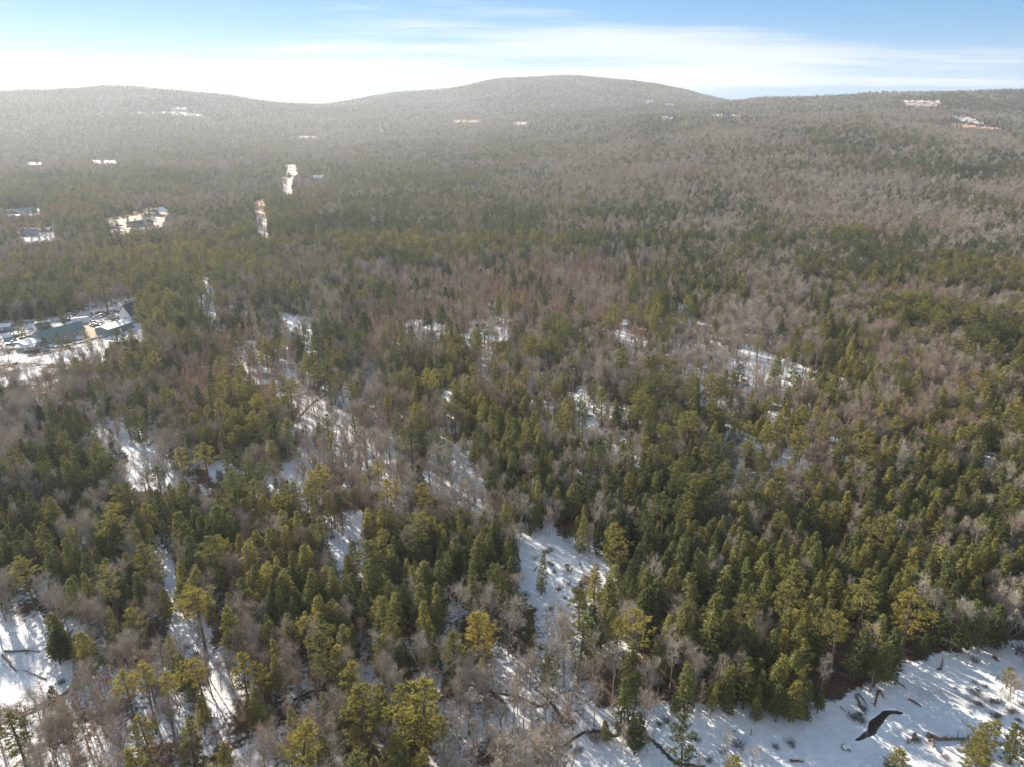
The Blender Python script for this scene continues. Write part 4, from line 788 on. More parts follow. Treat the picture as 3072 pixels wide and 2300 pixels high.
STREAMS = [(BCp((700, 1090), (800, 1115), (900, 1150), (1000, 1180), (1080, 1190), (1180, 1215), (1240, 1250), (1290, 1262), (1345, 1230), (1310, 1190), (1255, 1150)), .7, 'narrow dark brook crossing the snow between leafless trees'),
 (BCp((1345, 1230), (1400, 1300), (1420, 1370), (1400, 1430), (1375, 1480), (1395, 1520), (1440, 1525), (1500, 1480), (1560, 1440), (1610, 1428)), .8, 'short dark brook bend among the bare trees'),
 (panel(1780, 2000, .2803, [(-60, 690), (60, 690), (180, 720), (250, 735), (290, 670), (350, 660), (430, 700), (540, 730), (640, 790), (730, 880), (820, 970), (900, 1030), (1040, 1045), (1200, 1075)]), .9, 'dark stream winding through the snowy meadow'),
 (MLp((2160, 880), (2060, 930), (1980, 1000), (1900, 1090), (1800, 1200), (1650, 1250), (1480, 1290), (1360, 1345)), 1.3, 'brush lined brook running through the snow gap'),
 (BLp((2140, 1160), (2030, 1165), (1950, 1200), (1900, 1225)), .9, 'dark ditch under the leafless trees')]
g0 = random.Random(5); BANK = []
for i, (pts, w, lb) in enumerate(STREAMS):
    o, G = ribbon('stream', pts, w * .95, M['mud'], 'muddy bank of the ' + lb, .012, i); o.name = 'stream_bank'
    o2, G = ribbon('stream', pts, w * .5, M['water'], lb, .022, i + 9)
    BANK += [(p, w) for p in G]
FIELDS = [
 (TLp((835, 712), (1140, 716), (1240, 738), (1350, 752), (1345, 776), (1240, 764), (1100, 742), (835, 732)), 'snow', 'thin snow field across the left hill'),
 (TLp((1100, 694), (1222, 692), (1222, 720), (1100, 724)), 'snow', 'small upper snow field on the left hill'),
 (TLp((165, 1046), (285, 1044), (285, 1084), (165, 1084)), 'snow', 'pale snow field at the foot of the left hill'),
 (TLp((588, 1032), (765, 1030), (765, 1076), (600, 1072)), 'snow', 'second pale snow field under the left hill'),
 (TLp((1928, 878), (2062, 878), (2062, 906), (1928, 908)), 'snow', 'snow field left of the distant spire'),
 (TCp((712, 776), (912, 774), (912, 804), (712, 808)), 'tan', 'pale tan and snow field in the middle distance'),
 (TCp((1103, 786), (1214, 784), (1214, 824), (1103, 824)), 'snow', 'bright snow field right of the tan field'),
 (TCp((2076, 760), (2164, 760), (2164, 782), (2076, 782)), 'snow', 'narrow snow strip below the far white roof'),
 (TRp((1400, 652), (1680, 660), (1668, 680), (1570, 672), (1430, 668)), 'snow', 'upper snow band on the right ridge'),
 (TRp((1440, 668), (1570, 672), (1660, 682), (1640, 694), (1560, 698), (1450, 694)), 'tan', 'tan field below the snow band on the right ridge'),
 (TRp((1745, 750), (1800, 752), (1955, 800), (1940, 820), (1860, 800), (1740, 772)), 'snow', 'slanting snow strip on the right ridge'),
 (TRp((1728, 796), (1780, 796), (1900, 818), (2060, 832), (2050, 850), (1900, 836), (1730, 828)), 'orange', 'orange bare soil strip on the right ridge'),
 (TRp((180, 735), (400, 745), (395, 768), (180, 762)), 'snow', 'snowy yard round the far blue house'),
 (TLp((1640, 1308), (1715, 1296), (1722, 1390), (1640, 1420)), 'orange', 'orange bare soil at the top of the road'),
 (TLp((1650, 1340), (1712, 1334), (1716, 1372), (1655, 1378)), 'snow', 'snow bank beside the orange soil'),
 (TLp((1650, 1420), (1725, 1375), (1740, 1470), (1752, 1600), (1690, 1605), (1675, 1510)), 'packed', 'packed snow road coming down the valley'),
 (TLp((1830, 1150), (1905, 1150), (1898, 1262), (1830, 1262)), 'packed', 'pale dirt road rising in the middle distance'),
 (TLp((1868, 1160), (1896, 1160), (1896, 1256), (1868, 1256)), 'snow', 'snow strip along the pale dirt road'),
 (TLp((1850, 1070), (1925, 1068), (1938, 1142), (1850, 1144)), 'snow', 'snowy opening above the pale dirt road'),
 (TLp((670, 1420), (920, 1378), (975, 1350), (1110, 1385), (1040, 1470), (840, 1500), (680, 1502)), 'tan', 'tan farmyard round the long dark roofed house'),
 (TLp((770, 1440), (850, 1430), (850, 1480), (780, 1486)), 'snow', 'snow patch in the tan farmyard'), (TLp((970, 1415), (1045, 1410), (1040, 1455), (970, 1460)), 'snow', 'snow patch behind the dormered house'),
 (TLp((670, 1425), (800, 1400), (800, 1420), (680, 1440)), 'snow', 'snow bank behind the dark shed'),
 (TLp((30, 1370), (260, 1355), (260, 1395), (30, 1402)), 'snow', 'snowy yard before the far grey house'), (TLp((95, 1482), (180, 1475), (190, 1565), (125, 1570)), 'tan', 'tan drive of the tree hidden house'), (TLp((160, 1535), (210, 1530), (205, 1562), (165, 1566)), 'snow', 'snow patch below the tree hidden house'),
 (panel(200, 880, .1356, [(270, 700), (430, 645), (560, 760), (680, 850), (960, 935), (500, 1060), (420, 1000), (300, 870)]), 'tan', 'tan gravel drive between the barn and the house'),
 (panel(200, 880, .1356, [(520, 1240), (800, 1150), (810, 1165), (560, 1260)]), 'packed', 'short piece of pale road below the boulders'),
 (BLp((1010, 215), (1062, 215), (1105, 380), (1140, 560), (1195, 700), (1268, 945), (1225, 950), (1160, 740), (1098, 500), (1050, 340)), 'snow', 'straight snowy path through the woods'),
]
def patchy():
    m, nt, N, L, b = node_mat('patchy_snow'); b.inputs['Roughness'].default_value = .85; b.inputs['Specular IOR Level'].default_value = .2
    geo = N.new('ShaderNodeNewGeometry'); n = N.new('ShaderNodeTexNoise'); n.inputs['Scale'].default_value = .06; n.inputs['Detail'].default_value = 7; n.inputs['Roughness'].default_value = .68; L.new(geo.outputs['Position'], n.inputs['Vector'])
    r = N.new('ShaderNodeValToRGB'); L.new(n.outputs['Fac'], r.inputs['Fac']); e = r.color_ramp.elements
    e[0].position = .40; e[0].color = (.15, .12, .09, 1); e[1].position = .60; e[1].color = (.62, .61, .60, 1); L.new(r.outputs[0], b.inputs['Base Color']); return m
M['patchy'] = patchy()
FN = {'snow': 'snow_field', 'tan': 'bare_field', 'orange': 'bare_field', 'packed': 'road'}
for poly, m, lb in FIELDS: patch('path' if 'path' in lb else FN[m], poly, M['patchy' if m == 'snow' and 'path' not in lb else m], lb, 30)

# ------------------------------------------------------------------ small building kit
class MB:
    def __init__(s): s.v = []; s.f = []
    def poly(s, pts): n = len(s.v); s.v += [tuple(p) for p in pts]; s.f.append(tuple(range(n, n + len(pts)))); return s
    def box(s, x0, x1, y0, y1, z0, z1):
        n = len(s.v); s.v += [(x, y, z) for z in (z0, z1) for y in (y0, y1) for x in (x0, x1)]
        s.f += [tuple(n + i for i in q) for q in ((0, 2, 3, 1), (4, 5, 7, 6), (0, 1, 5, 4), (2, 6, 7, 3), (0, 4, 6, 2), (1, 3, 7, 5))]; return s
    def build(s, name, mat, parent=None, smooth_=False): return obj(name, mesh_of(name, s.v, s.f, mat, smooth_), parent)
def root_at(name, p, yaw, label, cat, group=None):
    o = obj(name, None); o.location = tuple(p); o.rotation_euler = (0, 0, yaw); return tag(o, label, cat, group)
for nm, c, r in (('white_siding', (.72, .72, .70), .6), ('grey_siding', (.30, .33, .35), .6), ('teal_siding', (.17, .25, .26), .6), ('blue_siding', (.20, .29, .42), .6), ('green_roof', (.13, .19, .17), .5), ('dark_roof', (.055, .065, .085), .7), ('grey_roof', (.20, .22, .26), .7),
                 ('white_roof', (.74, .74, .73), .6), ('red_wood', (.30, .07, .05), .7), ('timber', (.20, .14, .09), .8), ('rubber', (.02, .02, .02), .8), ('steel', (.38, .39, .40), .4), ('stone', (.24, .22, .20), .85), ('dead_wood', (.17, .13, .10), .85), ('pale_wood', (.25, .22, .19), .85), ('tan_wall', (.42, .36, .28), .7), ('trim', (.78, .78, .77), .5)):
    M[nm] = plain(nm, c, r, 0.1, 0.8)
M['glass'] = plain('window_glass', (.03, .04, .05), 0.15, 0.2, 1.0, spec=0.5)
def gable(name, p, yaw, L, W, hw, hr, wall, roof, label, over=.45, wins=3, snow=None, chimney=False, open_front=False, dormer=False, door=True, cat='building'):
    """long axis along local x; walls, two roof slopes, windows with frames, doors"""
    r = root_at(name, p, yaw, label, cat); a, b = L / 2, W / 2
    if open_front:
        for sx in (-1, 1):
            for sy in (-1, 0, 1): MB().box(sx * (a - .2) - .14, sx * (a - .2) + .14, sy * (b - .2) - .14, sy * (b - .2) + .14, -.4, hw if sy else hw + (hr - hw) * .93).build('post', M['timber'], r)
        MB().box(-a, a, b - .12, b, 0, hw).build('wall', M[wall], r)
    else:
        m = MB().box(-a, a, -b, b, -.6, hw)
        for s in (-1, 1): m.poly([(s * a, -b, hw), (s * a, b, hw), (s * a, 0, hr)])
        m.build('wall', M[wall], r)
    for s in (-1, 1):
        dz = (hr - hw) / b * over
        top = [(-a - over, 0, hr + .18), (a + over, 0, hr + .18), (a + over, s * (b + over), hw - dz + .18), (-a - over, s * (b + over), hw - dz + .18)]
        m = MB(); bot = [(x, y, z - .16) for x, y, z in top]; m.poly(top); m.poly(bot[::-1])
        for i in range(4): j = (i + 1) % 4; m.poly([top[i], bot[i], bot[j], top[j]])
        ro = m.build('roof', M[roof], r)
        if snow and (snow == 'both' or s == snow): 
            k = .07; t2 = [(x * .985, y * (.97 if y else 1) + s * .05, z + k) for x, y, z in top]; m = MB(); m.poly(t2); b2 = [(x, y, z - k + .004) for x, y, z in t2]
            for i in range(4): j = (i + 1) % 4; m.poly([t2[i], b2[i], b2[j], t2[j]])
            m.build('snow_cover', M['snow'], ro)
        if s == 1 and chimney: MB().box(a * .4 - .4, a * .4 + .4, -.1, .8, hw, hr + 1.2).build('chimney', M['stone'], ro)
    if not open_front:
        for i in range(wins):
            x = -a + L * (i + .5) / wins
            if door and i == wins // 2:
                for s in (-1,):
                    dr = MB().box(x - .5, x + .5, s * b - .05, s * b + .05, 0.05, 2.1).build('door', M['trim'], r); MB().box(x + .32, x + .40, s * b - .12, s * b - .04, 1.0, 1.08).build('handle', M['steel'], dr)
                continue
            for s in (-1, 1):
                w = MB().box(x - .65, x + .65, s * b - .05, s * b + .05, 1.0, 2.2).build('window', M['trim'], r); MB().box(x - .54, x + .54, s * b - .07, s * b + .07, 1.1, 2.1).build('pane', M['glass'], w)
        for s in (-1, 1):
            w = MB().box(s * a - .05, s * a + .05, -.6, .6, 1.1, 2.3).build('window', M['trim'], r); MB().box(s * a - .07, s * a + .07, -.5, .5, 1.2, 2.2).build('pane', M['glass'], w)
    if dormer:
        x, y0, y1, z0, z1, hwid = L * .12, -b - .6, -.4, hw + .1, hr + .3, 1.7
        do = MB().box(x - hwid, x + hwid, y0, y1, z0 - 1.2, z0 + .2).poly([(x - hwid, y0, z0 + .2), (x + hwid, y0, z0 + .2), (x, y0, z1)]).build('dormer', M['white_siding'], r)
        for s in (-1, 1): MB().poly([(x, y0 - .5, z1 + .15), (x + s * (hwid + .5), y0 - .5, z0 - .2), (x + s * (hwid + .5), y1, z0 - .2), (x, y1, z1 + .15)]).build('roof', M['snow'], do)
    return r
def span(u0, v0, u1, v1, H):
    """two photo points at height H -> centre on the ground, heading, length"""
    A, _ = under_top(u0, v0, H); B, _ = under_top(u1, v1, H); C = (A + B) / 2; C[2] = min(A[2], B[2], float(terrain(C[0], C[1]))); d = B - A
    return C, math.atan2(d[1], d[0]), float(np.hypot(d[0], d[1]))
def at1(u, v): return ground_many([u], [v])[0]
# the yard on the left: barn, shed, house, gabled house
C, yw, Ln = span(112, 998, 224, 968, 5.8); ux = np.array([math.cos(yw), math.sin(yw), 0])
gable('barn', C, yw, min(max(Ln, 22), 34), 10.5, 3.0, 5.8, 'grey_siding', 'green_roof', 'long barn with a dull green metal roof by the tan drive', wins=7, cat='barn')
BARN_L = min(max(Ln, 22), 34)
gable('shed', C - ux * (BARN_L / 2 + 4.6), yw, 7.6, 9.5, 2.6, 3.3, 'grey_siding', 'white_roof', 'low shed with a bright white roof at the barn end', wins=2, snow='both', cat='shed')
C, yw, Ln = span(305, 982, 371, 961, 4.2)
gable('farm_house', C, yw, min(max(Ln, 15), 22), 9.0, 3.2, 4.3, 'teal_siding', 'grey_roof', 'teal walled low house with a snowy roof beside the tan drive', wins=5, snow='both', chimney=True, cat='house')
p = at1(400, 958); gable('gabled_house', p, R(68), 10, 8.5, 4.0, 9.2, 'white_siding', 'dark_roof', 'white house with a steep dark gable roof behind the low house', wins=3, chimney=True, cat='house')
p = at1(243, 968); gable('white_trailer', p, R(28), 8.5, 2.8, 2.7, 3.0, 'white_siding', 'white_roof', 'white storage trailer parked above the green roofed barn', wins=0, door=False, over=.05, snow='both', cat='trailer')
p = at1(130, 981); gable('camper_trailer', p, R(33), 7.0, 2.6, 2.6, 2.9, 'blue_siding', 'white_roof', 'blue grey camper trailer under the tree behind the barn', wins=3, over=.05, snow='both', cat='trailer')
p = at1(30, 1024); gable('garden_shed', p, R(10), 4.0, 3.2, 2.6, 3.4, 'blue_siding', 'white_roof', 'small blue grey shed with a snowy roof near the left edge', wins=0, over=.2, snow='both', cat='shed')
p = at1(12, 990); gable('snowy_outbuilding', p, R(14), 7.5, 4.5, 2.2, 3.2, 'grey_siding', 'white_roof', 'grey outbuilding with a snowy roof at the very left edge', wins=1, snow='both', cat='shed')
p = at1(82, 1049); gable('low_snowy_shed', p, R(14), 8, 4.5, 1.8, 2.5, 'tan_wall', 'white_roof', 'low tan shed with a snowy roof below the car rows', wins=1, snow='both', cat='shed')
# the farm further up the valley
C, yw, Ln = span(392, 667, 449, 660, 5.2); gable('dormered_house', C, yw, min(max(Ln, 20), 30), 11, 3.0, 5.8, 'grey_siding', 'dark_roof', 'long dark roofed house with a white dormer in the tan farmyard', wins=6, dormer=True, chimney=True, cat='house')
C, yw, Ln = span(305, 671, 347, 671, 4.4); gable('dark_shed', C, yw, min(max(Ln, 14), 20), 9, 2.8, 4.6, 'grey_siding', 'dark_roof', 'dark roofed shed left of the dormered house', wins=3, cat='shed')
C, yw, Ln = span(428, 642, 474, 637, 3.2); gable('mobile_home', C, yw, min(max(Ln, 15), 22), 4.6, 2.9, 3.5, 'white_siding', 'white_roof', 'long white mobile home behind the dormered house', wins=5, over=.15, snow='both', cat='mobile home')
p = at1(478, 645); gable('pavilion', p, R(72), 12, 15, 4.0, 7.6, 'timber', 'white_roof', 'open sided pavilion with a white gable roof above the mobile home', open_front=True, cat='pavilion')
p = at1(86, 640); gable('grey_house', p, R(12), 15, 9, 3.0, 5.8, 'white_siding', 'grey_roof', 'grey roofed house at the left edge behind a snowy yard', wins=4, cat='house')
p = at1(32, 642); gable('grey_barn', p, R(12), 16, 8, 2.8, 4.6, 'grey_siding', 'grey_roof', 'long grey barn left of the grey roofed house', wins=3, cat='barn')
p = at1(90, 708); gable('hidden_house', p, R(8), 12, 9, 3.0, 6.0, 'blue_siding', 'grey_roof', 'blue grey house half hidden by pines near the left edge', wins=3, cat='house')
p = at1(124, 696); gable('long_shed', p, R(14), 17, 7, 2.6, 4.0, 'grey_siding', 'grey_roof', 'long low shed with a snow edged roof by the hidden house', wins=3, snow=1, cat='shed')
p = at1(727, 622); gable('roadside_house', p, R(84), 11, 9, 3.4, 7.2, 'grey_siding', 'white_roof', 'small house with white gable edges left of the valley road', wins=3, cat='house')
p = at1(954, 541); gable('white_roofed_barn', p, R(25), 22, 18, 4.0, 7.5, 'grey_siding', 'white_roof', 'barn with a wide white roof right of the dirt road', wins=3, snow='both', cat='barn')
p = at1(811, 533); gable('white_long_house', p, R(6), 20, 10, 4.5, 7.0, 'white_siding', 'white_roof', 'small white roofed building left of the dirt road', wins=3, snow='both', cat='building')
p = at1(2177, 356); gable('blue_house', p, R(3), 26, 13, 9.0, 14.0, 'blue_siding', 'dark_roof', 'blue house on the crest in the snowy yard', wins=5, chimney=True, cat='house')
p = at1(2156, 355); gable('white_cottage', p, R(80), 10, 9, 6.0, 11.0, 'white_siding', 'white_roof', 'small white gabled cottage left of the blue house', wins=2, cat='house')
p = at1(1949, 312); gable('far_white_house', p, R(10), 26, 14, 8.0, 13.0, 'white_siding', 'white_roof', 'tiny white house high on the wooded shoulder', wins=3, cat='house')
p = at1(2008, 322); gable('far_long_barn', p, R(2), 34, 14, 8.0, 12.0, 'tan_wall', 'white_roof', 'long pale roofed barn among the far pines', wins=4, cat='barn')
p = at1(1993, 362); gable('far_white_shed', p, R(8), 20, 12, 6.0, 10.0, 'white_siding', 'white_roof', 'white shed in the leafless woods below the pale barn', wins=2, cat='shed')
def church(p):
    r = gable('white_chapel', p, R(75), 16, 9, 6, 11, 'white_siding', 'white_roof', 'white chapel with a thin spire in the far leafless woods', wins=3, cat='chapel')
    MB().box(-9.5, -6.0, -1.8, 1.8, 0, 14).build('tower', M['white_siding'], r)
    m = MB(); q = [(-9.5, -1.8, 14), (-6.0, -1.8, 14), (-6.0, 1.8, 14), (-9.5, 1.8, 14)]
    for i in range(4): m.poly([q[i], q[(i + 1) % 4], (-7.75, 0, 27)])
    m.build('spire', M['white_siding'], r)
church(at1(1145, 402))
def mast(p, H=62.0):
    r = root_at('radio_mast', p, 0.3, 'thin lattice radio mast on the highest far hilltop', 'mast')
    legs = [(1.1 * math.cos(a), 1.1 * math.sin(a)) for a in (0, 2.094, 4.189)]
    for x, y in legs: obj('leg', mesh_of('leg', *soup_vf(tube([(x, y, -1), (x * .5, y * .5, H)], [.16, .12], 4)), M['steel']), r)
    br = []
    for k in range(20):
        z0, z1 = H * k / 20, H * (k + 1) / 20
        for i in range(3):
            (x0, y0), (x1, y1) = legs[i], legs[(i + 1) % 3]; s0, s1 = 1 - .5 * k / 20, 1 - .5 * (k + 1) / 20
            br.append(tube([(x0 * s0, y0 * s0, z0), (x1 * s1, y1 * s1, z1)], [.06, .06], 3))
    obj('bracing', mesh_of('bracing', *soup_vf(np.concatenate(br)), M['steel']), r)
    obj('antenna', mesh_of('antenna', *soup_vf(tube([(.0, 0, H - 3), (.0, 0, H + 5)], [1.0, .5], 8)), M['steel']), r)
def soup_vf(t): n = len(t); return t.reshape(-1, 3), [(3 * i, 3 * i + 1, 3 * i + 2) for i in range(n)]
_a, _b, _c = ray(1631, 236); _t = 4470 / _b; mast(np.array([_a * _t, 4470.0, float(terrain(_a * _t, 4470.0)) - .5]))
def pole(u, v, H, label):
    p, _ = under_top(u, v, H); r = root_at('utility_pole', p, R(8), label, 'utility pole', 'utility poles by the road')
    obj('post', mesh_of('post', *soup_vf(tube([(0, 0, -1), (0, 0, H)], [.22, .14], 6)), M['timber']), r); MB().box(-1.5, 1.5, -.08, .08, H - .9, H - .7).build('crossarm', M['timber'], r)
    obj('transformer', mesh_of('transformer', *soup_vf(tube([(.45, 0, H - 2.6), (.45, 0, H - 1.5)], [.32, .32], 8)), M['steel']), r)
    for x in (-1.2, 0.0, 1.2): MB().box(x - .07, x + .07, -.07, .07, H - .7, H - .45).build('insulator', M['trim'], r)
pole(767, 724, 13, 'grey utility pole at the foot of the packed snow road'); pole(726, 584, 13, 'thin utility pole behind the small roadside house')

# ------------------------------------------------------------------ parked cars under snow
def car(paint, truck=False):
    r = obj('parked_car', None); L2, W2 = (2.6, .95) if truck else (2.2, .88)
    def shell(prof, w):
        m = MB(); n = len(prof)
        for s in (-1, 1): m.poly([(x, s * w, z) for x, z in (prof if s > 0 else prof[::-1])])
        for i in range(n): (x0, z0), (x1, z1) = prof[i], prof[(i + 1) % n]; m.poly([(x0, -w, z0), (x1, -w, z1), (x1, w, z1), (x0, w, z0)])
        return m
    shell([(-L2, .35), (-L2 + .05, .85), (-L2 + .9, .95), (L2 - .9, .95), (L2 - .05, .80), (L2, .35)], W2).build('body', paint, r)
    cab = [(-.2, .95), (.1, 1.75), (1.0, 1.75), (1.4, .95)] if truck else [(-1.6, .95), (-1.05, 1.45), (.45, 1.45), (1.05, .95)]
    c = shell(cab, W2 * .88).build('cabin', M['glass'], r)
    zt = max(z for x, z in cab); xs = [x for x, z in cab if z == zt]; MB().box(min(xs) - .05, max(xs) + .05, -W2 * .86, W2 * .86, zt + .004, zt + .12).build('snow_cover', M['snow'], c)
    MB().box(L2 - 1.1, L2 - .15, -W2 * .85, W2 * .85, .93, 1.0).build('snow_cover', M['snow'], r)
    for x in (-L2 * .62, L2 * .62):
        for y in (-W2, W2): obj('wheel', mesh_of('wheel', *soup_vf(tube([(x, y - .1, .33), (x, y + .1, .33)], [.33, .33], 10)), M['rubber']), r)
    return r
PAINT = [('white', (.62, .62, .61)), ('dark blue', (.04, .06, .13)), ('red', (.28, .04, .03)), ('black', (.025, .025, .028)), ('silver grey', (.32, .33, .34)), ('green', (.05, .12, .08))]
PR = [(nm, car(plain('car_paint', c, .35, .05, 1.0, spec=.5), i == 4)) for i, (nm, c) in enumerate(PAINT)]
SPOTS = [(204, 951, 20, 'topmost in the car row behind the trailer'), (213, 948, 18, 'second in the car row behind the trailer'), (221, 943, 22, 'third in the car row behind the trailer'), (233, 941, 15, 'beside the woods behind the trailer'), (196, 960, 25, 'left of the white trailer'), (205, 964, 28, 'just left of the white trailer'), (218, 957, 30, 'directly behind the white trailer'), (245, 948, 24, 'above the white trailer'),
 (229, 974, 100, 'in front of the white trailer'), (258, 966, 20, 'right of the white trailer'), (283, 978, 10, 'at the head of the tan drive'), (291, 980, 12, 'beside the low house gable'), (297, 990, 70, 'before the low house gable'), (282, 971, 30, 'behind the head of the tan drive'), (292, 955, 12, 'under the slim tall pine'), (305, 950, 15, 'right of the slim tall pine'),
 (413, 968, 20, 'right of the low house'), (405, 963, 18, 'between the low house and the gabled house'), (51, 1006, 12, 'uppermost in the row near the left edge'), (53, 1011, 10, 'second in the row near the left edge'), (67, 1021, 14, 'right of the small blue grey shed'), (84, 1015, 15, 'below the bright white shed roof'), (47, 1028, 10, 'below the small blue grey shed'), (55, 1031, 12, 'beside the low tan shed'), (34, 1034, 18, 'below the left edge car row'), (231, 995, 20, 'by the barn end'), (362, 679, 5, 'in the farmyard before the dormered house'), (99, 641, 8, 'in the snowy yard at the left edge')]
used = set()
for i, (u, v, yaw, where) in enumerate(SPOTS):
    nm, src = PR[(i * 5 + i // 6) % 6]; p = at1(u, v)
    def cp(o, par):
        c = o.copy(); COL.objects.link(c); c.parent = par
        for ch in o.children: cp(ch, c)
        return c
    if nm not in used: used.add(nm); c = src
    else: c = cp(src, None)
    c.location = tuple(p + np.array([0, 0, .04])); c.rotation_euler = (0, 0, R(yaw)); tag(c, 'snow topped %s %s parked %s' % (nm, 'pickup' if nm == 'silver grey' else 'car', where), 'car', 'cars parked in the yards')
# ------------------------------------------------------------------ boulders along the yard, stones and logs on the snow
def rock(seed, a=1.0):
    g = np.random.default_rng(seed); me = bpy.data.meshes.new('boulder'); import bmesh
    bm = bmesh.new(); bmesh.ops.create_icosphere(bm, subdivisions=2, radius=1.0)
    for v in bm.verts:
        n = 1 + .22 * math.sin(3.1 * v.co.x + seed) + .18 * math.sin(4.3 * v.co.y + 2 * seed) + g.normal(0, .07); v.co *= n; v.co.z *= .62
    bm.to_mesh(me); bm.free(); me.materials.append(M['stone']); me.materials.append(M['snow'])
    for f in me.polygons:
        if f.normal.z > .72: f.material_index = 1
    return me
ROCKS = [rock(i) for i in range(5)]; gr = random.Random(9)
WALL = [(112, 1048), (135, 1046), (160, 1043), (185, 1041), (205, 1038), (230, 1032), (258, 1025), (285, 1017), (312, 1010), (330, 1006)]
WP = np.array(WALL, float); side = ['first', 'second', 'third', 'fourth', 'fifth', 'sixth', 'seventh', 'eighth', 'ninth', 'tenth', 'eleventh', 'twelfth', 'thirteenth', 'fourteenth', 'fifteenth', 'sixteenth', 'seventeenth', 'eighteenth', 'nineteenth', 'twentieth', 'twenty-first', 'twenty-second', 'twenty-third', 'twenty-fourth', 'twenty-fifth', 'twenty-sixth', 'twenty-seventh', 'twenty-eighth']
for i in range(28):
    s = i / 27 * (len(WP) - 1.001); k = int(s); q = WP[k] + (WP[k + 1] - WP[k]) * (s - k); p = at1(q[0], q[1] + gr.uniform(-1.2, 1.2)); o = obj('boulder', ROCKS[i % 5]); sc_ = gr.uniform(.5, 1.05)
    o.location = (p[0], p[1], p[2] + .15 * sc_); o.scale = (sc_ * gr.uniform(.9, 1.5), sc_, sc_ * gr.uniform(.8, 1.2)); o.rotation_euler = (0, 0, gr.random() * 6.28)
    tag(o, 'snow capped boulder, %s from the barn end of the yard wall' % side[i], 'boulder', 'boulders edging the yard')
for u, v, sc_, lb in ((2500 + 1865 * .2586, 1940 + 590 * .2586, 1.1, 'dark boulder on the snow right of the grey ice'), (2500 + 1660 * .2586, 1940 + 478 * .2586, .6, 'small dark stone above the grey ice'), (2500 + 1570 * .2586, 1940 + 482 * .2586, .5, 'small stone left of the stone above the grey ice'), (2500 + 1512 * .2586, 1940 + 862 * .2586, .4, 'small dark stone on the lower pond snow'),
                      (2500 + 1585 * .2586, 1940 + 912 * .2586, .45, 'lowest small stone on the pond snow'), (2500 + 150 * .2586, 1940 + 1165 * .2586, .9, 'dark mossy lump below the open water')):
    p = at1(u, v); o = obj('stone', ROCKS[gr.randrange(5)]); o.location = (p[0], p[1], p[2] + .12 * sc_); o.scale = (sc_ * 1.3, sc_ * .8, sc_ * .7); o.rotation_euler = (0, 0, gr.random() * 3); tag(o, lb, 'stone')
def log(P0, P1, r0, label, mat='dead_wood', name='fallen_log', seed=0, rise=0.25, twigs=8, cat='log', base=None):
    g = np.random.default_rng(seed); P0 = np.array(P0, float); P1 = np.array(P1, float); n = 6
    pts = [P0 + (P1 - P0) * k / (n - 1) + np.array([*g.normal(0, r0 * .35, 2), g.normal(0, r0 * .2)]) for k in range(n)]; L_ = float(np.linalg.norm(P1 - P0))
    t = tube(pts, np.linspace(r0, r0 * .35, n), 6); c = np.array(pts[0])
    root = obj(name, None); root.location = tuple(c); tag(root, label, cat)
    obj('trunk', mesh_of('trunk', *soup_vf(t - c), M[mat]), root)
    q = np.array([pts[0] + (P1 - P0) * s for s in g.uniform(.3, 1, twigs)]); ax = unit((P1 - P0)[None])[0]
    d = unit(np.cross(np.tile(ax, (twigs, 1)), g.normal(size=(twigs, 3))) + ax * .5); d[:, 2] = np.abs(d[:, 2]) + .15
    br = np.concatenate([tube([q[i], q[i] + d[i] * g.uniform(.10, .22) * L_], [r0 * .3, r0 * .06], 4) for i in range(twigs)])
    obj('branches', mesh_of('branches', *soup_vf(br - c), M[mat]), root)
    return root
def lying(pts, r0, label, mat='dead_wood', seed=0, twigs=8):
    G = ground_many([p[0] for p in pts], [p[1] for p in pts]); return log(G[0] + UP * r0 * .8, G[1] + UP * r0 * .6, r0, label, mat, seed=seed, twigs=twigs)
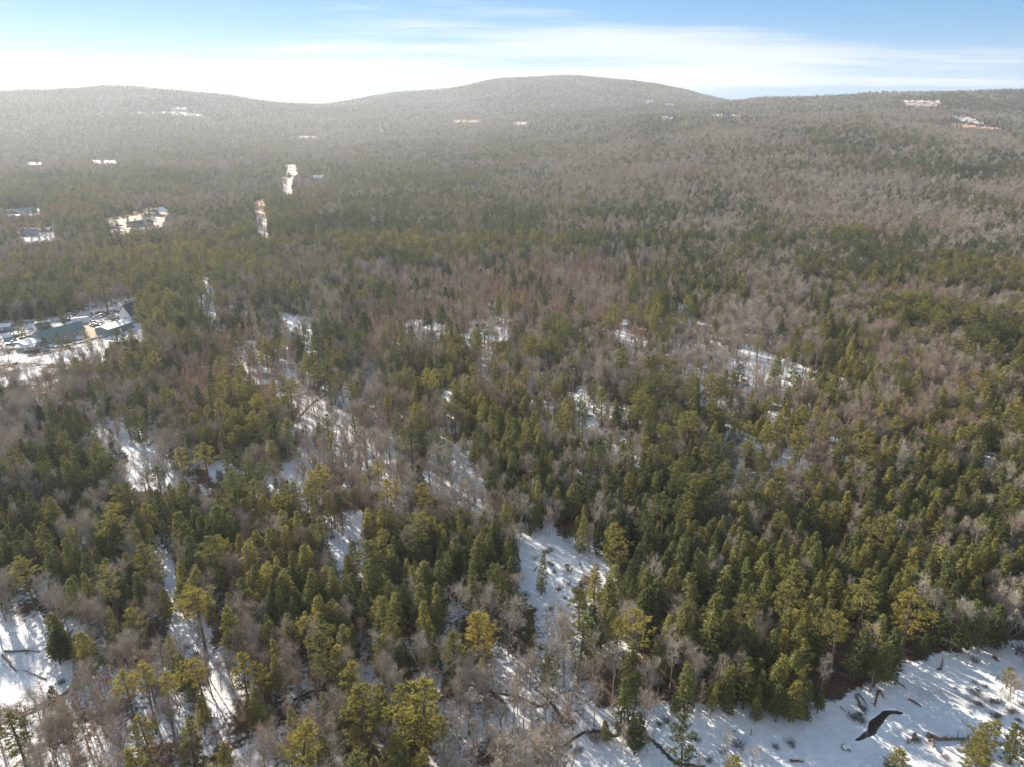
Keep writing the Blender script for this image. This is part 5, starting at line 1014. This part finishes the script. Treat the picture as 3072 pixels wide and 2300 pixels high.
for i, (q, r0, lb, m) in enumerate([
 (WCp((880, 610), (1015, 695)), .28, 'dark log lying on the snow between the water and the ice', 'dead_wood'), (WCp((265, 560), (300, 700)), .30, 'thick dead trunk at the wood edge above the open water', 'dead_wood'), (WCp((300, 660), (378, 790)), .16, 'thin forked branch reaching towards the open water', 'dead_wood'),
 (WCp((290, 545), (392, 678)), .18, 'thin straight dead trunk right of the thick one at the edge', 'dead_wood'), (WCp((525, 510), (475, 690)), .26, 'reddish dead trunk leaning out of the wood above the water', 'red_bark'), (WCp((730, 390), (860, 500)), .16, 'slim dead trunk on the bank left of the grey ice', 'dead_wood'),
 (WCp((540, 500), (592, 602)), .16, 'slim dead branch right of the reddish trunk', 'dead_wood'), (WCp((75, 690), (142, 752)), .13, 'short thin stick at the bank left of the water', 'dead_wood'), (WCp((1095, 1045), (1150, 1170)), .55, 'stout broken root stock below the pond', 'dead_wood'), (WCp((1130, 1058), (1580, 1085)), .42, 'long fallen trunk below the pond', 'dead_wood'),
 (WCp((950, 1010), (900, 1122)), .3, 'bent dead log left of the stout root stock', 'dead_wood'), (WCp((1860, 125), (1920, 175)), .4, 'reddish rotten log on the snow at the pond head', 'red_bark'), (WCp((1395, 468), (1445, 490)), .16, 'short log above the grey ice', 'dead_wood'), (WCp((1220, 270), (1260, 235)), .3, 'short log beside the broken snag', 'dead_wood'),
 (BLp((30, 912), (262, 910)), .28, 'long fallen trunk in the snowy lower left', 'dead_wood'), (BLp((18, 940), (112, 1042)), .28, 'fallen trunk slanting down at the left edge', 'dead_wood'), (BLp((440, 1180), (105, 1335)), .34, 'longest fallen trunk in the snowy lower left', 'dead_wood'), (BLp((470, 775), (402, 868)), .2, 'thin leaning dead trunk by the low dark hemlock', 'dead_wood'),
 (BLp((1205, 1237), (1290, 1242)), .22, 'short log under the gold pines', 'dead_wood'), (BLp((912, 1002), (1015, 952)), .2, 'bowed dead trunk behind the gold pine row', 'pale_wood'), (BLp((300, 1090), (150, 1030)), .16, 'thin crossing log in the snowy lower left', 'dead_wood'),
 (panel(1550, 1600, .151, [(955, 632), (1055, 603)]), .2, 'reddish log lying in the snowy glade', 'red_bark'), (panel(1550, 1600, .151, [(1240, 580), (1295, 695)]), .2, 'dark log at the right side of the glade', 'dead_wood'), (panel(1550, 1600, .151, [(345, 745), (400, 660)]), .18, 'dark log at the left side of the glade', 'dead_wood'), (panel(1550, 1600, .151, [(1500, 1260), (1570, 1340)]), .22, 'pale log at the lower right of the glade', 'pale_wood'), (BRp((690, 1620), (780, 1626)), .28, 'reddish log on the snow at the bottom edge', 'red_bark')]):
    if m == 'red_bark' and 'red_bark' not in M: M['red_bark'] = plain('red_bark', (.16, .07, .045), .85, .15, 1.0)
    lying(q, r0, lb, m, 60 + i, 7 if r0 > .2 else 4)
def snag(u0, v0, u1, v1, r0, label, mat, seed):
    b = at1(u0, v0); a, bb, c = ray(u1, v1); t = b[1] / bb; top = np.array([a * t, b[1], CAM_H + c * t]); H = max(1.2, top[2] - b[2]); top[2] = b[2] + H
    return log(b - UP * .3, top, r0, label, mat, name='dead_snag', seed=seed, twigs=6 if H > 4 else 3, cat='dead tree')
for i, (q, r0, lb, m) in enumerate([(WCp((1252, 212), (1275, 118)), .3, 'broken standing snag on the snow above the grey ice', 'pale_wood'), (WCp((432, 518), (475, 290)), .22, 'pale leaning snag at the wood edge above the open water', 'pale_wood'), (WCp((2130, 85), (2142, 0)), .25, 'short dead stem at the upper right of the pond', 'dead_wood'), (WCp((870, 1112), (868, 1058)), .22, 'short stump left of the bent log', 'dead_wood'),
                                     (WCp((1882, 382), (1915, 300)), .16, 'thin dead stem beside the right hand bush', 'dead_wood'), (BRp((1190, 810), (1215, 690)), .2, 'pale forked snag standing in the hemlock stand', 'pale_wood'), (panel(1780, 2000, .2803, [(1692, 728), (1693, 655)]), .14, 'thin dead stem on the snow below the hemlock stand', 'dead_wood'), (panel(1780, 2000, .2803, [(1760, 460), (1772, 370)]), .16, 'pale dead stem at the foot of the hemlock stand', 'pale_wood')]):
    snag(*q[0], *q[1], r0, lb, m, 90 + i)

# ------------------------------------------------------------------ winter haze filling the valley air
def haze():
    me = bpy.data.meshes.new('haze'); a = 5900.0; z0, z1 = -20.0, 365.0
    v = [(x, y, z) for z in (z0, z1) for y in (-a, a) for x in (-a, a)]
    me.from_pydata(v, [], [(0, 2, 3, 1), (4, 5, 7, 6), (0, 1, 5, 4), (2, 6, 7, 3), (0, 4, 6, 2), (1, 3, 7, 5)])
    m = bpy.data.materials.new('haze_air'); m.use_nodes = True; nt = m.node_tree; nt.nodes.remove(nt.nodes['Principled BSDF'])
    pv = nt.nodes.new('ShaderNodeVolumePrincipled'); pv.inputs['Density'].default_value = HAZE_DENSITY; pv.inputs['Anisotropy'].default_value = HAZE_G; pv.inputs['Color'].default_value = (0.86, 0.92, 1.0, 1)
    nt.links.new(pv.outputs[0], nt.nodes['Material Output'].inputs['Volume']); me.materials.append(m)
    tag(obj('haze', me), 'pale winter haze in the valley air', kind='stuff')
HAZE_DENSITY, HAZE_G = 0.000086, 0.30
haze()
